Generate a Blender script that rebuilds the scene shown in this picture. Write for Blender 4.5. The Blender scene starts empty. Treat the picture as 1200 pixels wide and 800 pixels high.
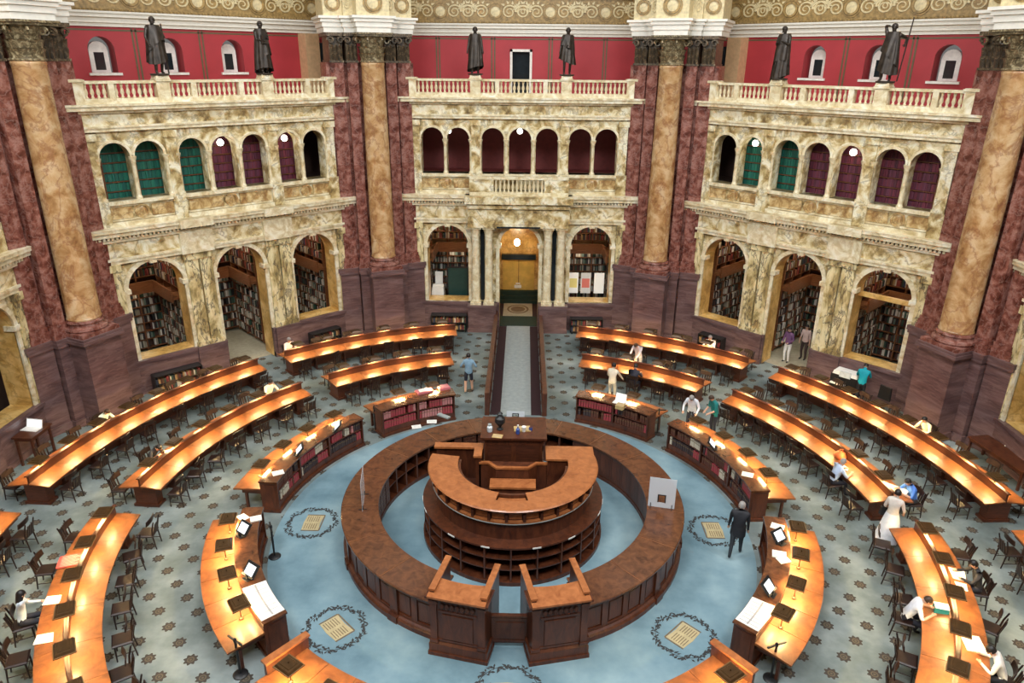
import bpy, bmesh, math, random
from math import sin, cos, pi, radians as RD, sqrt, hypot, atan2, tan
from mathutils import Vector, Matrix, noise
random.seed(7)
SC = bpy.context.scene
COL = SC.collection
# ---------------------------------------------------------------- camera
F, PITCH, YAW, ROLL = 841.957, RD(21.441), RD(-0.842), RD(0.569)
CAM = Vector((0.198, -17.906, 12.949))
_f = Vector((sin(YAW)*cos(PITCH), cos(YAW)*cos(PITCH), -sin(PITCH)))
_r = Vector((cos(YAW), -sin(YAW), 0)); _u = _r.cross(_f)
CR = _r*cos(ROLL)+_u*sin(ROLL); CU = _u*cos(ROLL)-_r*sin(ROLL); CF = _f
cd = bpy.data.cameras.new('camera'); cam = bpy.data.objects.new('camera', cd); COL.objects.link(cam)
cd.sensor_width = 36; cd.lens = F/1200*36; cd.clip_start = .05; cd.clip_end = 200
cam.matrix_world = Matrix(((CR.x, CU.x, -CF.x, CAM.x), (CR.y, CU.y, -CF.y, CAM.y), (CR.z, CU.z, -CF.z, CAM.z), (0, 0, 0, 1)))
SC.camera = cam
# ---------------------------------------------------------------- light
W = bpy.data.worlds.new('hall_ambient'); SC.world = W; W.use_nodes = True
W.node_tree.nodes['Background'].inputs[0].default_value = (1.0, .97, .93, 1)
W.node_tree.nodes['Background'].inputs[1].default_value = .15
def area(name, loc, rot, size, power, col):
    l = bpy.data.lights.new(name, 'AREA'); l.shape = 'RECTANGLE'; l.size, l.size_y = size; l.energy = power; l.color = col
    o = bpy.data.objects.new(name, l); o.location = loc; o.rotation_euler = rot; COL.objects.link(o); return o
# daylight from the dome's lantern and the semicircular clerestory windows high above
area('dome_lantern_daylight', (0, 0, 34), (0, 0, 0), (12, 12), 3300, (1, .98, .95))
for k, (az, pw) in enumerate(((200, 2200), (-20, 2200), (250, 2600), (-70, 2600))):
    a = RD(az); p = Vector((17*cos(a), 17*sin(a), 24))
    d = (Vector((0, 3, 3))-p).to_track_quat('-Z', 'Y').to_euler()
    area('clerestory_window_daylight', p, d, (7, 5), pw, (.95, .98, 1))
SC.view_settings.view_transform = 'Standard'; SC.view_settings.look = 'None'
SC.view_settings.exposure = 0.08; SC.view_settings.gamma = 1; SC.view_settings.use_curve_mapping = False
# ---------------------------------------------------------------- pixel helper (floor / height plane)
def px(x, y, z=0.0):
    d = CF*F+CR*(x-600)-CU*(y-400); t = (z-CAM.z)/d.z; return CAM+d*t
# ---------------------------------------------------------------- mesh helpers
class MB:
    def __init__(s): s.v = []; s.f = []; s.m = []; s.mi = 0
    def add(s, vs, fs, mi=None):
        o = len(s.v); s.v += [tuple(v) for v in vs]
        for f in fs: s.f.append(tuple(i+o for i in f)); s.m.append(s.mi if mi is None else mi)
        return s
    def box(s, x0, x1, y0, y1, z0, z1, mi=None):
        v = [(x0,y0,z0),(x1,y0,z0),(x1,y1,z0),(x0,y1,z0),(x0,y0,z1),(x1,y0,z1),(x1,y1,z1),(x0,y1,z1)]
        return s.add(v, [(0,3,2,1),(4,5,6,7),(0,1,5,4),(1,2,6,5),(2,3,7,6),(3,0,4,7)], mi)
    def frus(s, x0, x1, y0, y1, z0, z1, i, mi=None, j=None):
        j = i if j is None else j
        v = [(x0,y0,z0),(x1,y0,z0),(x1,y1,z0),(x0,y1,z0),(x0+i,y0+j,z1),(x1-i,y0+j,z1),(x1-i,y1-j,z1),(x0+i,y1-j,z1)]
        return s.add(v, [(0,3,2,1),(4,5,6,7),(0,1,5,4),(1,2,6,5),(2,3,7,6),(3,0,4,7)], mi)
    def lathe(s, prof, n=16, c=(0,0), mi=None, a0=0, a1=2*pi, cap=True):
        full = abs(a1-a0-2*pi) < 1e-6; k = n if full else n+1
        v = []
        for r, z in prof:
            for i in range(k):
                a = a0+(a1-a0)*i/n; v.append((c[0]+r*cos(a), c[1]+r*sin(a), z))
        fs = []
        for j in range(len(prof)-1):
            for i in range(n):
                i2 = (i+1) % k if full else i+1
                fs.append((j*k+i, j*k+i2, (j+1)*k+i2, (j+1)*k+i))
        if cap and full:
            if prof[0][0] > 1e-4: fs.append(tuple(range(k-1, -1, -1)))
            if prof[-1][0] > 1e-4: fs.append(tuple((len(prof)-1)*k+i for i in range(k)))
        return s.add(v, fs, mi)
    def arc(s, prof, a0, a1, n, mi=None, c=(0,0)):
        # closed profile [(r,z)] (counter-clockwise in r,z) swept round the z axis, capped ends
        m = len(prof); v = []
        for i in range(n+1):
            a = a0+(a1-a0)*i/n
            for r, z in prof: v.append((c[0]+r*cos(a), c[1]+r*sin(a), z))
        fs = []
        for i in range(n):
            for j in range(m):
                j2 = (j+1) % m
                fs.append((i*m+j, i*m+j2, (i+1)*m+j2, (i+1)*m+j))
        fs.append(tuple(range(m-1, -1, -1))); fs.append(tuple(n*m+j for j in range(m)))
        return s.add(v, fs, mi)
    def arcbox(s, r0, r1, z0, z1, a0, a1, n, mi=None, c=(0,0)):
        return s.arc([(r0,z0),(r1,z0),(r1,z1),(r0,z1)], a0, a1, n, mi, c)
    def prism(s, poly, z0, z1, mi=None):
        n = len(poly); v = [(x,y,z0) for x,y in poly]+[(x,y,z1) for x,y in poly]
        fs = [tuple(range(n-1,-1,-1)), tuple(range(n,2*n))]+[(i,(i+1)%n,(i+1)%n+n,i+n) for i in range(n)]
        return s.add(v, fs, mi)
    def tube(s, pts, rad, n=6, mi=None, closed=False):
        pts = [Vector(p) for p in pts]; k = len(pts)
        rr = rad if isinstance(rad, (list, tuple)) else [rad]*k
        v = []
        up = None
        for i, p in enumerate(pts):
            t = (pts[(i+1) % k]-pts[i-1]) if closed else (pts[min(i+1,k-1)]-pts[max(i-1,0)])
            t.normalize()
            if up is None:
                up = Vector((0,0,1)) if abs(t.z) < .9 else Vector((1,0,0))
            a = t.cross(up).normalized(); b = a.cross(t).normalized(); up = b
            for j in range(n):
                w = 2*pi*j/n; v.append(p+a*cos(w)*rr[i]+b*sin(w)*rr[i])
        fs = []
        for i in range(k if closed else k-1):
            i2 = (i+1) % k
            for j in range(n):
                j2 = (j+1) % n; fs.append((i*n+j, i*n+j2, i2*n+j2, i2*n+j))
        if not closed: fs += [tuple(range(n-1,-1,-1)), tuple((k-1)*n+j for j in range(n))]
        return s.add(v, fs, mi)
    def xf(s, M, start=0):
        for i in range(start, len(s.v)): s.v[i] = tuple(M @ Vector(s.v[i]))
        return s
    def mesh(s, name, mats, smooth=False, fix=False):
        me = bpy.data.meshes.new(name); me.from_pydata(s.v, [], s.f)
        if not isinstance(mats, (list, tuple)): mats = [mats]
        for m in mats: me.materials.append(M[m] if isinstance(m, str) else m)
        if any(s.m): me.polygons.foreach_set('material_index', s.m)
        if fix:
            b = bmesh.new(); b.from_mesh(me); bmesh.ops.recalc_face_normals(b, faces=b.faces); b.to_mesh(me); b.free()
        if smooth:
            me.polygons.foreach_set('use_smooth', [True]*len(me.polygons))
            if smooth is not True:
                me.set_sharp_from_angle(angle=RD(smooth))
        me.update(); return me
    def build(s, name, mats, parent=None, smooth=False, fix=False, **k):
        return link(name, s.mesh(name, mats, smooth, fix), parent, **k)
def link(name, data, parent=None, loc=None, rz=None, scale=None, label=None, cat=None, group=None, kind=None):
    o = bpy.data.objects.new(name, data); COL.objects.link(o)
    if parent: o.parent = parent
    if loc is not None: o.location = loc
    if rz is not None: o.rotation_euler = (0, 0, rz)
    if scale is not None: o.scale = scale
    tag(o, label, cat, group, kind); return o
def tag(o, label=None, cat=None, group=None, kind=None):
    if label: o['label'] = label
    if cat: o['category'] = cat
    if group: o['group'] = group
    if kind: o['kind'] = kind
    return o
def thing(name, label, cat, loc=(0,0,0), rz=0, group=None, kind=None):
    return link(name, None, None, loc, rz, None, label, cat, group, kind)
KIDS = {}
def copy_tree(o, parent=None, loc=None, rz=None):
    c = o.copy(); COL.objects.link(c)
    if parent is not None: c.parent = parent
    if loc is not None: c.location = loc
    if rz is not None: c.rotation_euler = (0, 0, rz)
    for ch in KIDS.get(o.name) or list(o.children): copy_tree(ch, c)
    return c
def grp(*objs): pass
# ---------------------------------------------------------------- materials
M = {}
def nt(name, rough=.5, metal=0, spec=None, coat=0):
    m = bpy.data.materials.new(name); m.use_nodes = True; t = m.node_tree; b = t.nodes['Principled BSDF']
    b.inputs['Roughness'].default_value = rough; b.inputs['Metallic'].default_value = metal
    if spec is not None: b.inputs['Specular IOR Level'].default_value = spec
    if coat: b.inputs['Coat Weight'].default_value = coat; b.inputs['Coat Roughness'].default_value = .12
    M[name] = m; return m, t, b
def nd(t, typ, **k):
    n = t.nodes.new(typ)
    for a, v in k.items():
        if a == 'inp':
            for i, x in v.items(): n.inputs[i].default_value = x
        else: setattr(n, a, v)
    return n
def ramp(t, stops, fac):
    r = t.nodes.new('ShaderNodeValToRGB'); e = r.color_ramp.elements
    e[0].position, e[0].color = stops[0][0], (*stops[0][1], 1); e[1].position, e[1].color = stops[-1][0], (*stops[-1][1], 1)
    for p, c in stops[1:-1]: x = e.new(p); x.color = (*c, 1)
    t.links.new(fac, r.inputs[0]); return r.outputs[0]
def plain(name, col, rough=.5, metal=0, var=.12, scale=6, bump=0, **k):
    m, t, b = nt(name, rough, metal, **k)
    tc = nd(t, 'ShaderNodeTexCoord'); n = nd(t, 'ShaderNodeTexNoise', inp={'Scale': scale, 'Detail': 4})
    t.links.new(tc.outputs['Object'], n.inputs['Vector'])
    lo = tuple(c*(1-var) for c in col); hi = tuple(min(1, c*(1+var)) for c in col)
    t.links.new(ramp(t, [(.3, lo), (.7, hi)], n.outputs[0]), b.inputs['Base Color'])
    if bump:
        bp = nd(t, 'ShaderNodeBump', inp={'Strength': bump, 'Distance': .02}); t.links.new(n.outputs[0], bp.inputs['Height']); t.links.new(bp.outputs[0], b.inputs['Normal'])
    return m
def marble(name, stops, scale=1.6, vein=(.2,.12,.05), veinamt=.5, rough=.28, dist=1.6, vscale=1.3, stretch=(1,1,1), bump=.0, rnd=0):
    m, t, b = nt(name, rough)
    tc = nd(t, 'ShaderNodeTexCoord'); mp = nd(t, 'ShaderNodeMapping'); mp.inputs['Scale'].default_value = stretch
    t.links.new(tc.outputs['Object'], mp.inputs[0])
    if rnd:
        oi = nd(t, 'ShaderNodeObjectInfo'); ml = nd(t, 'ShaderNodeMath', operation='MULTIPLY', inp={1: 40.0}); t.links.new(oi.outputs['Random'], ml.inputs[0])
        cx = nd(t, 'ShaderNodeCombineXYZ'); [t.links.new(ml.outputs[0], cx.inputs[i]) for i in range(3)]; t.links.new(cx.outputs[0], mp.inputs['Location'])
    n = nd(t, 'ShaderNodeTexNoise', inp={'Scale': scale, 'Detail': 9, 'Roughness': .62, 'Distortion': dist}); t.links.new(mp.outputs[0], n.inputs['Vector'])
    base = ramp(t, stops, n.outputs[0])
    v = nd(t, 'ShaderNodeTexNoise', inp={'Scale': vscale, 'Detail': 6, 'Roughness': .6, 'Distortion': .5}); t.links.new(mp.outputs[0], v.inputs['Vector'])
    a = nd(t, 'ShaderNodeMath', operation='SUBTRACT', inp={1: .5}); t.links.new(v.outputs[0], a.inputs[0])
    ab = nd(t, 'ShaderNodeMath', operation='ABSOLUTE'); t.links.new(a.outputs[0], ab.inputs[0])
    mr = nd(t, 'ShaderNodeMapRange', inp={1: 0, 2: .035, 3: veinamt, 4: 0}); t.links.new(ab.outputs[0], mr.inputs[0])
    mx = nd(t, 'ShaderNodeMix', data_type='RGBA'); mx.inputs[7].default_value = (*vein, 1)
    t.links.new(mr.outputs[0], mx.inputs[0]); t.links.new(base, mx.inputs[6]); t.links.new(mx.outputs[2], b.inputs['Base Color'])
    if bump:
        bp = nd(t, 'ShaderNodeBump', inp={'Strength': bump, 'Distance': .05}); t.links.new(n.outputs[0], bp.inputs['Height']); t.links.new(bp.outputs[0], b.inputs['Normal'])
    return m
def wood(name, dark, light, rough=.3, scale=3, stretch=(1,1,8), coat=.3, ring=False):
    m, t, b = nt(name, rough, coat=coat)
    tc = nd(t, 'ShaderNodeTexCoord'); mp = nd(t, 'ShaderNodeMapping'); mp.inputs['Scale'].default_value = stretch
    t.links.new(tc.outputs['Object'], mp.inputs[0])
    n = nd(t, 'ShaderNodeTexNoise', inp={'Scale': scale, 'Detail': 6, 'Roughness': .6, 'Distortion': .8}); t.links.new(mp.outputs[0], n.inputs['Vector'])
    mid = tuple((a+c)/2 for a, c in zip(dark, light))
    t.links.new(ramp(t, [(.3, dark), (.5, mid), (.72, light)], n.outputs[0]), b.inputs['Base Color'])
    return m
def emit(name, col, s):
    m, t, b = nt(name, .5); b.inputs['Base Color'].default_value = (*col, 1)
    b.inputs['Emission Color'].default_value = (*col, 1); b.inputs['Emission Strength'].default_value = s; return m
def island(name, cols, rough=.6, bands=None):
    m, t, b = nt(name, rough); g = nd(t, 'ShaderNodeNewGeometry'); n = len(cols)
    r = nd(t, 'ShaderNodeValToRGB'); r.color_ramp.interpolation = 'CONSTANT'; e = r.color_ramp.elements
    e[0].color = (*cols[0], 1); e[1].position = 1/n; e[1].color = (*cols[1], 1)
    for i in range(2, n): x = e.new(i/n); x.color = (*cols[i], 1)
    t.links.new(g.outputs['Random Per Island'], r.inputs[0]); t.links.new(r.outputs[0], b.inputs['Base Color']); return m
marble('marble_cream', [(.31,(.17,.11,.045)),(.40,(.40,.28,.11)),(.47,(.60,.47,.23)),(.54,(.77,.67,.42)),(.63,(.90,.86,.68)),(.73,(.52,.40,.17))], 2.1, (.13,.085,.045), .55, dist=.45, vscale=1.1)
marble('marble_pale', [(.3,(.52,.40,.2)),(.45,(.72,.61,.38)),(.55,(.84,.76,.54)),(.7,(.93,.89,.74))], 1.8, (.4,.25,.08), .25)
marble('marble_green', [(.3,(.17,.13,.06)),(.42,(.40,.30,.12)),(.5,(.68,.56,.28)),(.58,(.86,.76,.46)),(.72,(.62,.47,.18))], 1.3, (.07,.05,.04), .9, vscale=1.5, dist=.6, stretch=(1.6,1.6,.7))
marble('marble_gold', [(.3,(.34,.18,.05)),(.45,(.60,.36,.10)),(.6,(.78,.53,.2)),(.72,(.86,.67,.34))], 1.4, (.2,.08,.02), .4, dist=.5)
marble('marble_panel', [(.3,(.22,.11,.04)),(.45,(.42,.26,.10)),(.55,(.62,.45,.21)),(.7,(.76,.64,.40))], 3.0, (.15,.06,.03), .5, dist=.5)
marble('marble_siena', [(.28,(.24,.11,.042)),(.42,(.43,.23,.09)),(.52,(.56,.35,.165)),(.62,(.66,.47,.27)),(.75,(.46,.25,.12))], 1.7, (.26,.10,.05), .6, rough=.22, dist=.5, vscale=.9)
marble('marble_red', [(.28,(.05,.014,.009)),(.42,(.13,.038,.026)),(.52,(.22,.078,.056)),(.62,(.34,.16,.125)),(.75,(.14,.055,.048))], 2.6, (.5,.34,.3), .25, rough=.25, dist=.25, vscale=2.2)
marble('marble_brown', [(.3,(.075,.038,.036)),(.5,(.145,.082,.078)),(.7,(.225,.14,.135))], 1.4, (.34,.24,.23), .22, rough=.32, stretch=(.5,.5,3), dist=.6)
plain('plaster_red', (.42,.035,.045), .55, var=.08, scale=1.2)
plain('stripe_green', (.13,.10,.05), .5)
plain('cornice_white', (.86,.83,.74), .45, var=.05)
plain('frieze_gold', (.36,.235,.085), .4, var=.45, scale=7)
plain('frieze_light', (.74,.62,.36), .4, var=.2, scale=9)
marble('capital_bronze', [(.3,(.02,.016,.012)),(.48,(.07,.05,.03)),(.6,(.20,.14,.08)),(.72,(.5,.42,.28))], 5, (.01,.01,.01), .4, rough=.35)
marble('capital_gilt', [(.3,(.04,.028,.014)),(.47,(.15,.11,.055)),(.58,(.36,.29,.165)),(.7,(.6,.52,.34))], 6, (.05,.04,.02), .5, rough=.35)
plain('bronze', (.045,.034,.026), .38, metal=.35, var=.5, scale=5)
plain('window_white', (.84,.80,.74), .4)
plain('pane_dark', (.016,.022,.026), .08)
plain('jamb_tan', (.62,.40,.22), .5)
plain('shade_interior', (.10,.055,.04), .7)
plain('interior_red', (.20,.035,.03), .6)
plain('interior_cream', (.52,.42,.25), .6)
wood('wood_brown', (.10,.033,.012), (.24,.09,.035), .35)
wood('wood_shelf', (.16,.055,.02), (.30,.115,.045), .4)
wood('wood_red', (.042,.011,.005), (.125,.036,.014), .36, stretch=(2,2,.6), coat=.06)
wood('wood_top', (.06,.019,.008), (.17,.062,.024), .22, scale=2.2, stretch=(2,2,2), coat=.2)
wood('wood_orange', (.25,.075,.022), (.46,.165,.055), .3, scale=2.4, stretch=(2,2,2), coat=.15)
wood('desk_wood', (.125,.036,.009), (.27,.092,.024), .45, scale=3.0, stretch=(1,1,1), coat=.1)
wood('desk_dark', (.035,.010,.005), (.10,.028,.012), .4, coat=.05)
wood('chair_wood', (.010,.005,.004), (.032,.012,.008), .42, coat=.05)
plain('hood_brown', (.085,.042,.014), .32, metal=.3, var=.25)
plain('hood_edge', (.22,.13,.05), .35, metal=.3)
plain('black_metal', (.012,.012,.013), .4)
plain('paper', (.82,.80,.74), .6, var=.06)
plain('paper_tan', (.52,.36,.15), .6, var=.15)
plain('green_mat', (.012,.03,.018), .8)
plain('maroon_mat', (.026,.006,.009), .8)
plain('runner_grey', (.30,.33,.32), .85, var=.1)
plain('rug_tan', (.36,.33,.24), .85)
plain('gold_door', (.62,.42,.10), .35, var=.15, scale=3)
BOOKC = [(.16,.02,.02),(.28,.05,.04),(.07,.02,.015),(.5,.44,.34),(.03,.07,.045),(.03,.04,.08),(.62,.58,.5),(.10,.05,.02),(.02,.02,.02),(.34,.2,.08)]
island('books_mixed', BOOKC)
island('books_pale', [(.5,.46,.38),(.66,.62,.54),(.04,.09,.06),(.10,.035,.03),(.03,.03,.035),(.72,.7,.64),(.16,.22,.18),(.05,.025,.02),(.38,.33,.24),(.02,.02,.02)])
island('books_green', [(.006,.13,.085),(.005,.09,.06),(.012,.16,.105),(.008,.115,.09)])
island('books_maroon', [(.12,.02,.04),(.16,.025,.045),(.08,.015,.03),(.13,.03,.06)])
island('book_pages', [(.3,.26,.2),(.36,.3,.22)])
emit('globe_glow', (1.0, .95, .82), 9)
emit('bulb_glow', (1.0, .70, .30), 170)
emit('portal_glow', (1.0, .9, .66), 60)
emit('alcove_glow', (1.0, .88, .68), 14)
# ================================================================ FLOOR
def carpet():
    m, t, b = nt('carpet', .9, spec=.15)
    tc = nd(t, 'ShaderNodeTexCoord'); sx = nd(t, 'ShaderNodeSeparateXYZ'); t.links.new(tc.outputs['Object'], sx.inputs[0])
    def op(o, a, bb=None, c=None):
        n = nd(t, 'ShaderNodeMath', operation=o)
        for i, q in enumerate((a, bb, c)):
            if q is None: continue
            if isinstance(q, (int, float)): n.inputs[i].default_value = q
            else: t.links.new(q, n.inputs[i])
        return n.outputs[0]
    X, Y = sx.outputs[0], sx.outputs[1]
    def cell(ox, oy):
        fx = op('SUBTRACT', op('FRACT', op('ADD', op('DIVIDE', op('SUBTRACT', X, 9.32), .979), 100.5+ox)), .5)
        fy = op('SUBTRACT', op('FRACT', op('ADD', op('DIVIDE', op('SUBTRACT', Y, -2.27), 1.0107), 100.5+oy)), .5)
        d = op('SQRT', op('ADD', op('MULTIPLY', fx, fx), op('MULTIPLY', fy, fy)))
        an = op('ARCTAN2', fy, fx)
        pet = op('ADD', .15, op('MULTIPLY', op('COSINE', op('MULTIPLY', an, 8)), .022))
        body = op('LESS_THAN', d, pet)
        ringl = op('MULTIPLY', op('GREATER_THAN', d, .055), op('LESS_THAN', d, .085))
        core = op('LESS_THAN', d, .03)
        return body, op('ADD', ringl, core)
    b1, r1 = cell(0, 0); b2, r2 = cell(.5, .5)
    body = op('MAXIMUM', b1, b2); rin = op('MAXIMUM', r1, r2)
    rad = op('SQRT', op('ADD', op('MULTIPLY', X, X), op('MULTIPLY', Y, Y)))
    outer = op('GREATER_THAN', rad, 6.95)
    n = nd(t, 'ShaderNodeTexNoise', inp={'Scale': .45, 'Detail': 5, 'Roughness': .6}); t.links.new(tc.outputs['Object'], n.inputs['Vector'])
    n2 = nd(t, 'ShaderNodeTexNoise', inp={'Scale': 60, 'Detail': 2}); t.links.new(tc.outputs['Object'], n2.inputs['Vector'])
    blue = ramp(t, [(.32, (.105, .18, .22)), (.5, (.175, .275, .32)), (.68, (.265, .375, .41))], n.outputs[0])
    grey = ramp(t, [(.32, (.085, .105, .102)), (.5, (.165, .20, .198)), (.68, (.28, .325, .325))], n.outputs[0])
    def mix(f, a, c, blend='MIX'):
        x = nd(t, 'ShaderNodeMix', data_type='RGBA', blend_type=blend)
        if isinstance(f, float): x.inputs[0].default_value = f
        else: t.links.new(f, x.inputs[0])
        for i, q in ((6, a), (7, c)):
            if isinstance(q, tuple): x.inputs[i].default_value = (*q, 1)
            else: t.links.new(q, x.inputs[i])
        return x.outputs[2]
    base = mix(outer, blue, grey)
    mot = mix(rin, (.062, .052, .043), (.115, .092, .064))
    colr = mix(op('MULTIPLY', body, outer), base, mot)
    t.links.new(colr, b.inputs['Base Color'])
    bp = nd(t, 'ShaderNodeBump', inp={'Strength': .25, 'Distance': .01}); t.links.new(n2.outputs[0], bp.inputs['Height']); t.links.new(bp.outputs[0], b.inputs['Normal'])
carpet()
R8 = 30.0
fl = MB().add([(R8*cos(2*pi*k/48), R8*sin(2*pi*k/48), 0) for k in range(48)], [tuple(range(48))]).build('floor', 'carpet', kind='structure')
# woven medallions of the inner aisle: a wreath round an open book
def medallion():
    w = MB(); rnd = random.Random(3)
    for k in range(120):
        a = 2*pi*k/120; rr = .70+rnd.uniform(-.085, .085); l = rnd.uniform(.06, .10); ww = rnd.uniform(.022, .038)
        d = a+pi/2+rnd.choice((-.8, .8))+rnd.uniform(-.3, .3); c = Vector((rr*cos(a), rr*sin(a), 0)); e = Vector((cos(d), sin(d), 0)); n = Vector((-sin(d), cos(d), 0))
        w.add([c-e*l*.6+Vector((0,0,.004)), c+n*ww+Vector((0,0,.006)), c+e*l+Vector((0,0,.004)), c-n*ww+Vector((0,0,.006))], [(3,2,1,0)])
    w.arcbox(.69, .705, 0, .003, 0, 2*pi, 32)
    bk = MB()
    for s in (-1, 1):
        bk.add([(0,-.26,.002),(s*.36,-.29,.002),(s*.36,.21,.002),(0,.24,.002),(0,-.26,.006),(s*.36,-.29,.006),(s*.36,.21,.006),(0,.24,.006)],
               [(4,5,6,7) if s > 0 else (7,6,5,4), (0,1,5,4), (1,2,6,5), (2,3,7,6)])
    ln = MB()
    for s in (-1, 1):
        for q in range(6):
            y = -.18+q*.065; ln.box(min(s*.05, s*.31), max(s*.05, s*.31), y, y+.02, .006, .0075)
    ln.box(-.38, .38, -.325, -.29, .002, .006); ln.box(-.4, -.37, -.3, .22, .002, .006); ln.box(.37, .4, -.3, .22, .002, .006)
    return w.mesh('wreath', 'med_dark'), bk.mesh('book_motif', 'med_tan'), ln.mesh('book_lines', 'med_brown')
plain('med_dark', (.035, .035, .035), .9); plain('med_tan', (.44, .36, .20), .9); plain('med_brown', (.16, .11, .06), .9)
mw, mb_, ml_ = medallion()
for a in (0, -45, -90, 180, 225):
    e = link('carpet_medallion', mw, fl, (6.0*cos(RD(a)), 6.0*sin(RD(a)), .001), RD(a+90 if a != -90 else 0)+(pi if a in (-45,225,0,180) else 0))
    link('book_motif', mb_, e); link('book_lines', ml_, e)
# ================================================================ WALLS (local frame: x along wall, y outwards, z up)
WD = 17.0
def arcade(mb, u0, u1, z0, z1, arches, d0, d1, seg=14, mi=0, rmi=None, top=True):
    rmi = mi if rmi is None else rmi
    def quad(d, a, b2, c, e, flip):
        v = [(x, d, z) for x, z in (a, b2, c, e)]
        mb.add(v, [(0,1,2,3) if not flip else (3,2,1,0)], mi)
    for d, fl_ in ((d0, False), (d1, True)):
        x = u0
        for c, h, zs, zp in arches:
            quad(d, (x,z0), (c-h,z0), (c-h,z1), (x,z1), fl_)
            if zs > z0+1e-4: quad(d, (c-h,z0), (c+h,z0), (c+h,zs), (c-h,zs), fl_)
            for k in range(seg):
                a, b2 = pi-pi*k/seg, pi-pi*(k+1)/seg
                p, q = (c+h*cos(a), zp+h*sin(a)), (c+h*cos(b2), zp+h*sin(b2))
                quad(d, p, q, (q[0], z1), (p[0], z1), fl_)
            x = c+h
        quad(d, (x,z0), (u1,z0), (u1,z1), (x,z1), fl_)
    for c, h, zs, zp in arches:
        for s in (-1, 1):
            v = [(c+s*h, d0, zs), (c+s*h, d1, zs), (c+s*h, d1, zp), (c+s*h, d0, zp)]
            mb.add(v, [(0,1,2,3) if s < 0 else (3,2,1,0)], rmi)
        if zs > z0+1e-4: mb.add([(c-h,d0,zs),(c+h,d0,zs),(c+h,d1,zs),(c-h,d1,zs)], [(0,1,2,3)], rmi)
        for k in range(seg):
            a, b2 = pi-pi*k/seg, pi-pi*(k+1)/seg
            p, q = (c+h*cos(a), zp+h*sin(a)), (c+h*cos(b2), zp+h*sin(b2))
            mb.add([(p[0],d0,p[1]),(q[0],d0,q[1]),(q[0],d1,q[1]),(p[0],d1,p[1])], [(3,2,1,0)], rmi)
    if top: mb.add([(u0,d0,z1),(u1,d0,z1),(u1,d1,z1),(u0,d1,z1)], [(0,1,2,3)], mi)
    for u, f in ((u0, (3,2,1,0)), (u1, (0,1,2,3))): mb.add([(u,d0,z0),(u,d1,z0),(u,d1,z1),(u,d0,z1)], [f], mi)
def archi(c, h, zs, zp, w, d0, d1, seg=14):
    # moulded band following jambs and arch, from d0 (front) to d1
    inn = [(c-h, zs), (c-h, zp)]+[(c+h*cos(pi-pi*k/seg), zp+h*sin(pi-pi*k/seg)) for k in range(1, seg)]+[(c+h, zp), (c+h, zs)]
    H = h+w
    out = [(c-H, zs), (c-H, zp)]+[(c+H*cos(pi-pi*k/seg), zp+H*sin(pi-pi*k/seg)) for k in range(1, seg)]+[(c+H, zp), (c+H, zs)]
    n = len(inn); v = [(x,d0,z) for x,z in inn]+[(x,d0,z) for x,z in out]+[(x,d1,z) for x,z in inn]+[(x,d1,z) for x,z in out]
    fs = []
    for i in range(n-1):
        fs += [(i, i+1, n+i+1, n+i)[::-1], (n+i, n+i+1, 3*n+i+1, 3*n+i)[::-1], (2*n+i, 2*n+i+1, i+1, i)[::-1]]
    fs += [(0, n, 3*n, 2*n), (n-1, 3*n-1, 4*n-1, 2*n-1)]
    return MB().add(v, fs)
def mould(u0, u1, steps, ret=True):
    # stepped moulding: list of (front_d, z0, z1)
    m = MB()
    for d, a, b2 in steps: m.box(u0-(WD-d if ret else 0)*.0, u1, d, WD+.02, a, b2)
    return m
GA_SP, GA_H = 4.33, 1.07
UA = [-4.17, -2.95, -1.32, -.03, 1.24, 2.80, 4.02]
UA_H, UA_S, UA_P = .53, 7.84, 9.42
# shared small meshes
def baluster_mesh():
    return MB().lathe([(.055,0),(.055,.05),(.035,.07),(.04,.1),(.072,.19),(.06,.27),(.034,.36),(.045,.40),(.05,.43),(.055,.46),(.055,.50)], 8).mesh('baluster', 'marble_pale', smooth=40)
BAL = baluster_mesh()
COLN = MB().lathe([(.13,0),(.13,.06),(.10,.10),(.085,.14),(.08,1.32),(.10,1.36),(.09,1.40),(.13,1.50),(.15,1.58)], 10).mesh('colonnette', 'marble_pale', smooth=40)
ROUN = MB().arcbox(.20, .27, -.03, .05, 0, 2*pi, 24).lathe([(.2,.0),(.12,.03),(0,.045)], 24).mesh('roundel', ['marble_panel'], smooth=40)
KEY = MB().frus(-.13, .13, -.10, .08, 0, .42, -.04, j=0).mesh('keystone', 'marble_pale')
def scroll_mesh(flip):
    m = MB(); pts = []
    for k in range(26):
        a = k/25*3.6*pi; r = .36*(1-k/25*.82); pts.append((flip*(r*cos(a)), 0, r*sin(a)*.9))
    m.tube(pts, [.05*(1-.5*k/25) for k in range(26)], 5)
    for k in range(5):
        a = .6+k*.55; c = Vector((flip*.42*cos(a), 0, .40*sin(a))); e = Vector((flip*cos(a+.5), 0, sin(a+.5)))*.15; nn = Vector((-e.z, 0, e.x))*.4
        m.add([c-e*.3, c+nn+Vector((0,-.05,0)), c+e, c-nn+Vector((0,-.05,0))], [(0,1,2,3)])
    return m.mesh('scroll_relief', 'frieze_light', smooth=60)
SCR = [scroll_mesh(1), scroll_mesh(-1)]
MEDR = MB().arcbox(.24, .33, -.02, .07, 0, 2*pi, 20).arcbox(.36, .41, -.02, .04, 0, 2*pi, 20).lathe([(.24,.02),(.12,.03),(0,.035)], 20, mi=1).mesh('frieze_roundel', ['frieze_gold', 'frieze_light'], smooth=40)
def statues_pedestal(): pass
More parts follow.
